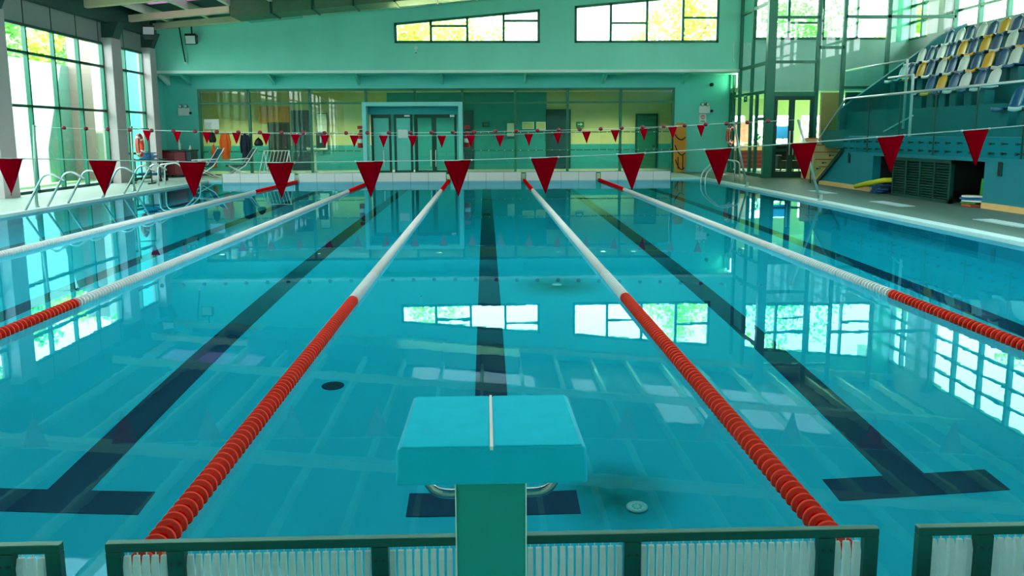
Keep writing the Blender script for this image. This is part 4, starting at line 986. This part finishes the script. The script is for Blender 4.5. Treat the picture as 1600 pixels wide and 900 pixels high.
for k, m in enumerate(('foam_r', 'foam_g', 'offwhite', 'foam_b', 'offwhite')):
    kickboard('%s foam board stacked in the right store opening, %s' % (dict(foam_r='red', foam_g='green', offwhite='white', foam_b='blue')[m], ['bottom one', 'second up', 'middle one', 'fourth up', 'top one'][k]), M[m], (9.72 - .04 * (k == 0), 16.05 + .06 * (k % 2), DZ + .004 + .045 * k), .3 * k, 0, 'boards in the right opening')
noodle('green foam noodle leaning in the right store opening', M['foam_g'], [(9.8, 15.9, .3), (9.85, 15.95, .6)], .06)

# ------------------------------------------------------------------ outside
struct(box('ground_left', -60, -13.1, -40, 90, -.4, -.02, M['grass']), 'grass beside the left windows', 'ground')
struct(box('ground_far', -13.1, 70, 37.3, 90, -.4, -.02, M['grass']), 'ground beyond the far wall', 'ground')
struct(box('ground_right', 16.6, 70, -40, 37.3, -.4, -.02, M['grass']), 'ground beyond the right wall', 'ground')
struct(box('wall_garden', -15.1, -14.8, -12, 44, -.1, 4.0, M['ext']), 'white rendered garden wall outside the left windows', 'wall')
for k, y in enumerate((30.2, 33.6)):
    struct(box('column_garden' + ('' if not k else '.001'), -14.8, -14.0, y, y + .8, -.1, 5.1, M['beige']), 'beige pier outside the left windows, %s' % ('nearer' if not k else 'farther'), 'pier')
o = MB().m(M['beige']).box(24, 30, 6, 19.5, 0, 6.2).m(M['ext']).box(23.9, 24, 6, 19.5, 4.8, 5.4).m(M['foam_b']).box(23.95, 24.0, 10, 13, 2, 4.2).box(23.95, 24, 16, 19, 2, 4.2)
tag(o.build('neighbouring_building'), 'pale building beyond the right windows', 'building')
def tree(label, x, y, h, r, m, seed):
    rnd = random.Random(seed); t = thing('tree', label, 'tree', (x, y, -.05), 'trees outside the windows')
    mb = MB().m(M['bark']); mb.tube([(0, 0, 0), (.1, 0, h * .35), (0, .1, h * .7)], .16, 8, radii=[.2, .14, .06])
    for i in range(6):
        a = i * 1.05; mb.tube([(.05, 0, h * .4 + .15 * i), (math.cos(a) * r * .6, math.sin(a) * r * .6, h * .65 + .1 * i)], .05, 6, radii=[.07, .025])
    mb.build('trunk', None, t)
    mb = MB().m(m); cl = [(rnd.gauss(0, r * .45), rnd.gauss(0, r * .45), h * .72 + rnd.gauss(0, r * .42)) for _ in range(26)]
    for c in cl:
        for _ in range(150):
            d = Vector((rnd.gauss(0, 1), rnd.gauss(0, 1), rnd.gauss(0, 1))).normalized() * r * .32 * rnd.random() ** .4
            q = Vector(c) + d; u = Vector((rnd.uniform(-1, 1), rnd.uniform(-1, 1), rnd.uniform(-.6, .6))).normalized() * rnd.uniform(.09, .17); v = u.cross(Vector((rnd.uniform(-1, 1), rnd.uniform(-1, 1), 1))).normalized() * u.length * .6
            mb._f([mb.bm.verts.new(q - u), mb.bm.verts.new(q + v), mb.bm.verts.new(q + u), mb.bm.verts.new(q - v)])
    tag(mb.build('crown', None, t, fix=False))
tree('yellow green tree behind the left half of first high window', -3.5, 40, 8.2, 2.4, M['leaf_y'], 1)
tree('yellow green tree behind the middle of the first high window', -1.7, 47, 9.6, 2.3, M['leaf_y'], 2)
tree('leafy tree behind the right half of second high window', 10.0, 42, 9.9, 2.7, M['leaf_y'], 3)
tree('fresh green tree behind the upper lobby glazing', 18.0, 48, 11.2, 3.4, M['leaf_g'], 4)
tree('leafy tree behind the right part of lobby glazing', 21.5, 42, 8.5, 2.0, M['leaf_y'], 5)
tree('green tree above the white garden wall, nearest to corner', -20.5, 41.0, 7.8, 1.7, M['leaf_g'], 6)
tree('yellow green tree above the garden wall, second from corner', -18.8, 35.4, 7.2, 1.8, M['leaf_y'], 7)
tree('green tree above the garden wall, third from corner', -18.6, 31.0, 7.2, 1.8, M['leaf_g'], 8)
tree('pale green tree beyond the right windows near the corner', 21.0, 27.5, 8.6, 2.2, M['leaf_y'], 9)
tree('green tree beyond the right windows over the seats', 25.5, 23.6, 8.4, 2.0, M['leaf_g'], 10)

rnd = random.Random(31); mb = MB().m(M['leaf_g'])
for _ in range(2600):
    q = Vector((rnd.uniform(8.5, 20), 38.4 + rnd.uniform(-.5, .5), rnd.uniform(0, 2.1))); u = Vector((rnd.uniform(-1, 1), rnd.uniform(-1, 1), rnd.uniform(-.6, .6))).normalized() * rnd.uniform(.08, .15); v = u.cross(Vector((rnd.uniform(-1, 1), rnd.uniform(-1, 1), 1))).normalized() * u.length * .6
    mb._f([mb.bm.verts.new(q - u), mb.bm.verts.new(q + v), mb.bm.verts.new(q + u), mb.bm.verts.new(q - v)])
tag(mb.build('hedge', None, fix=False), 'low green hedge beyond the back windows of the lobby', 'hedge')
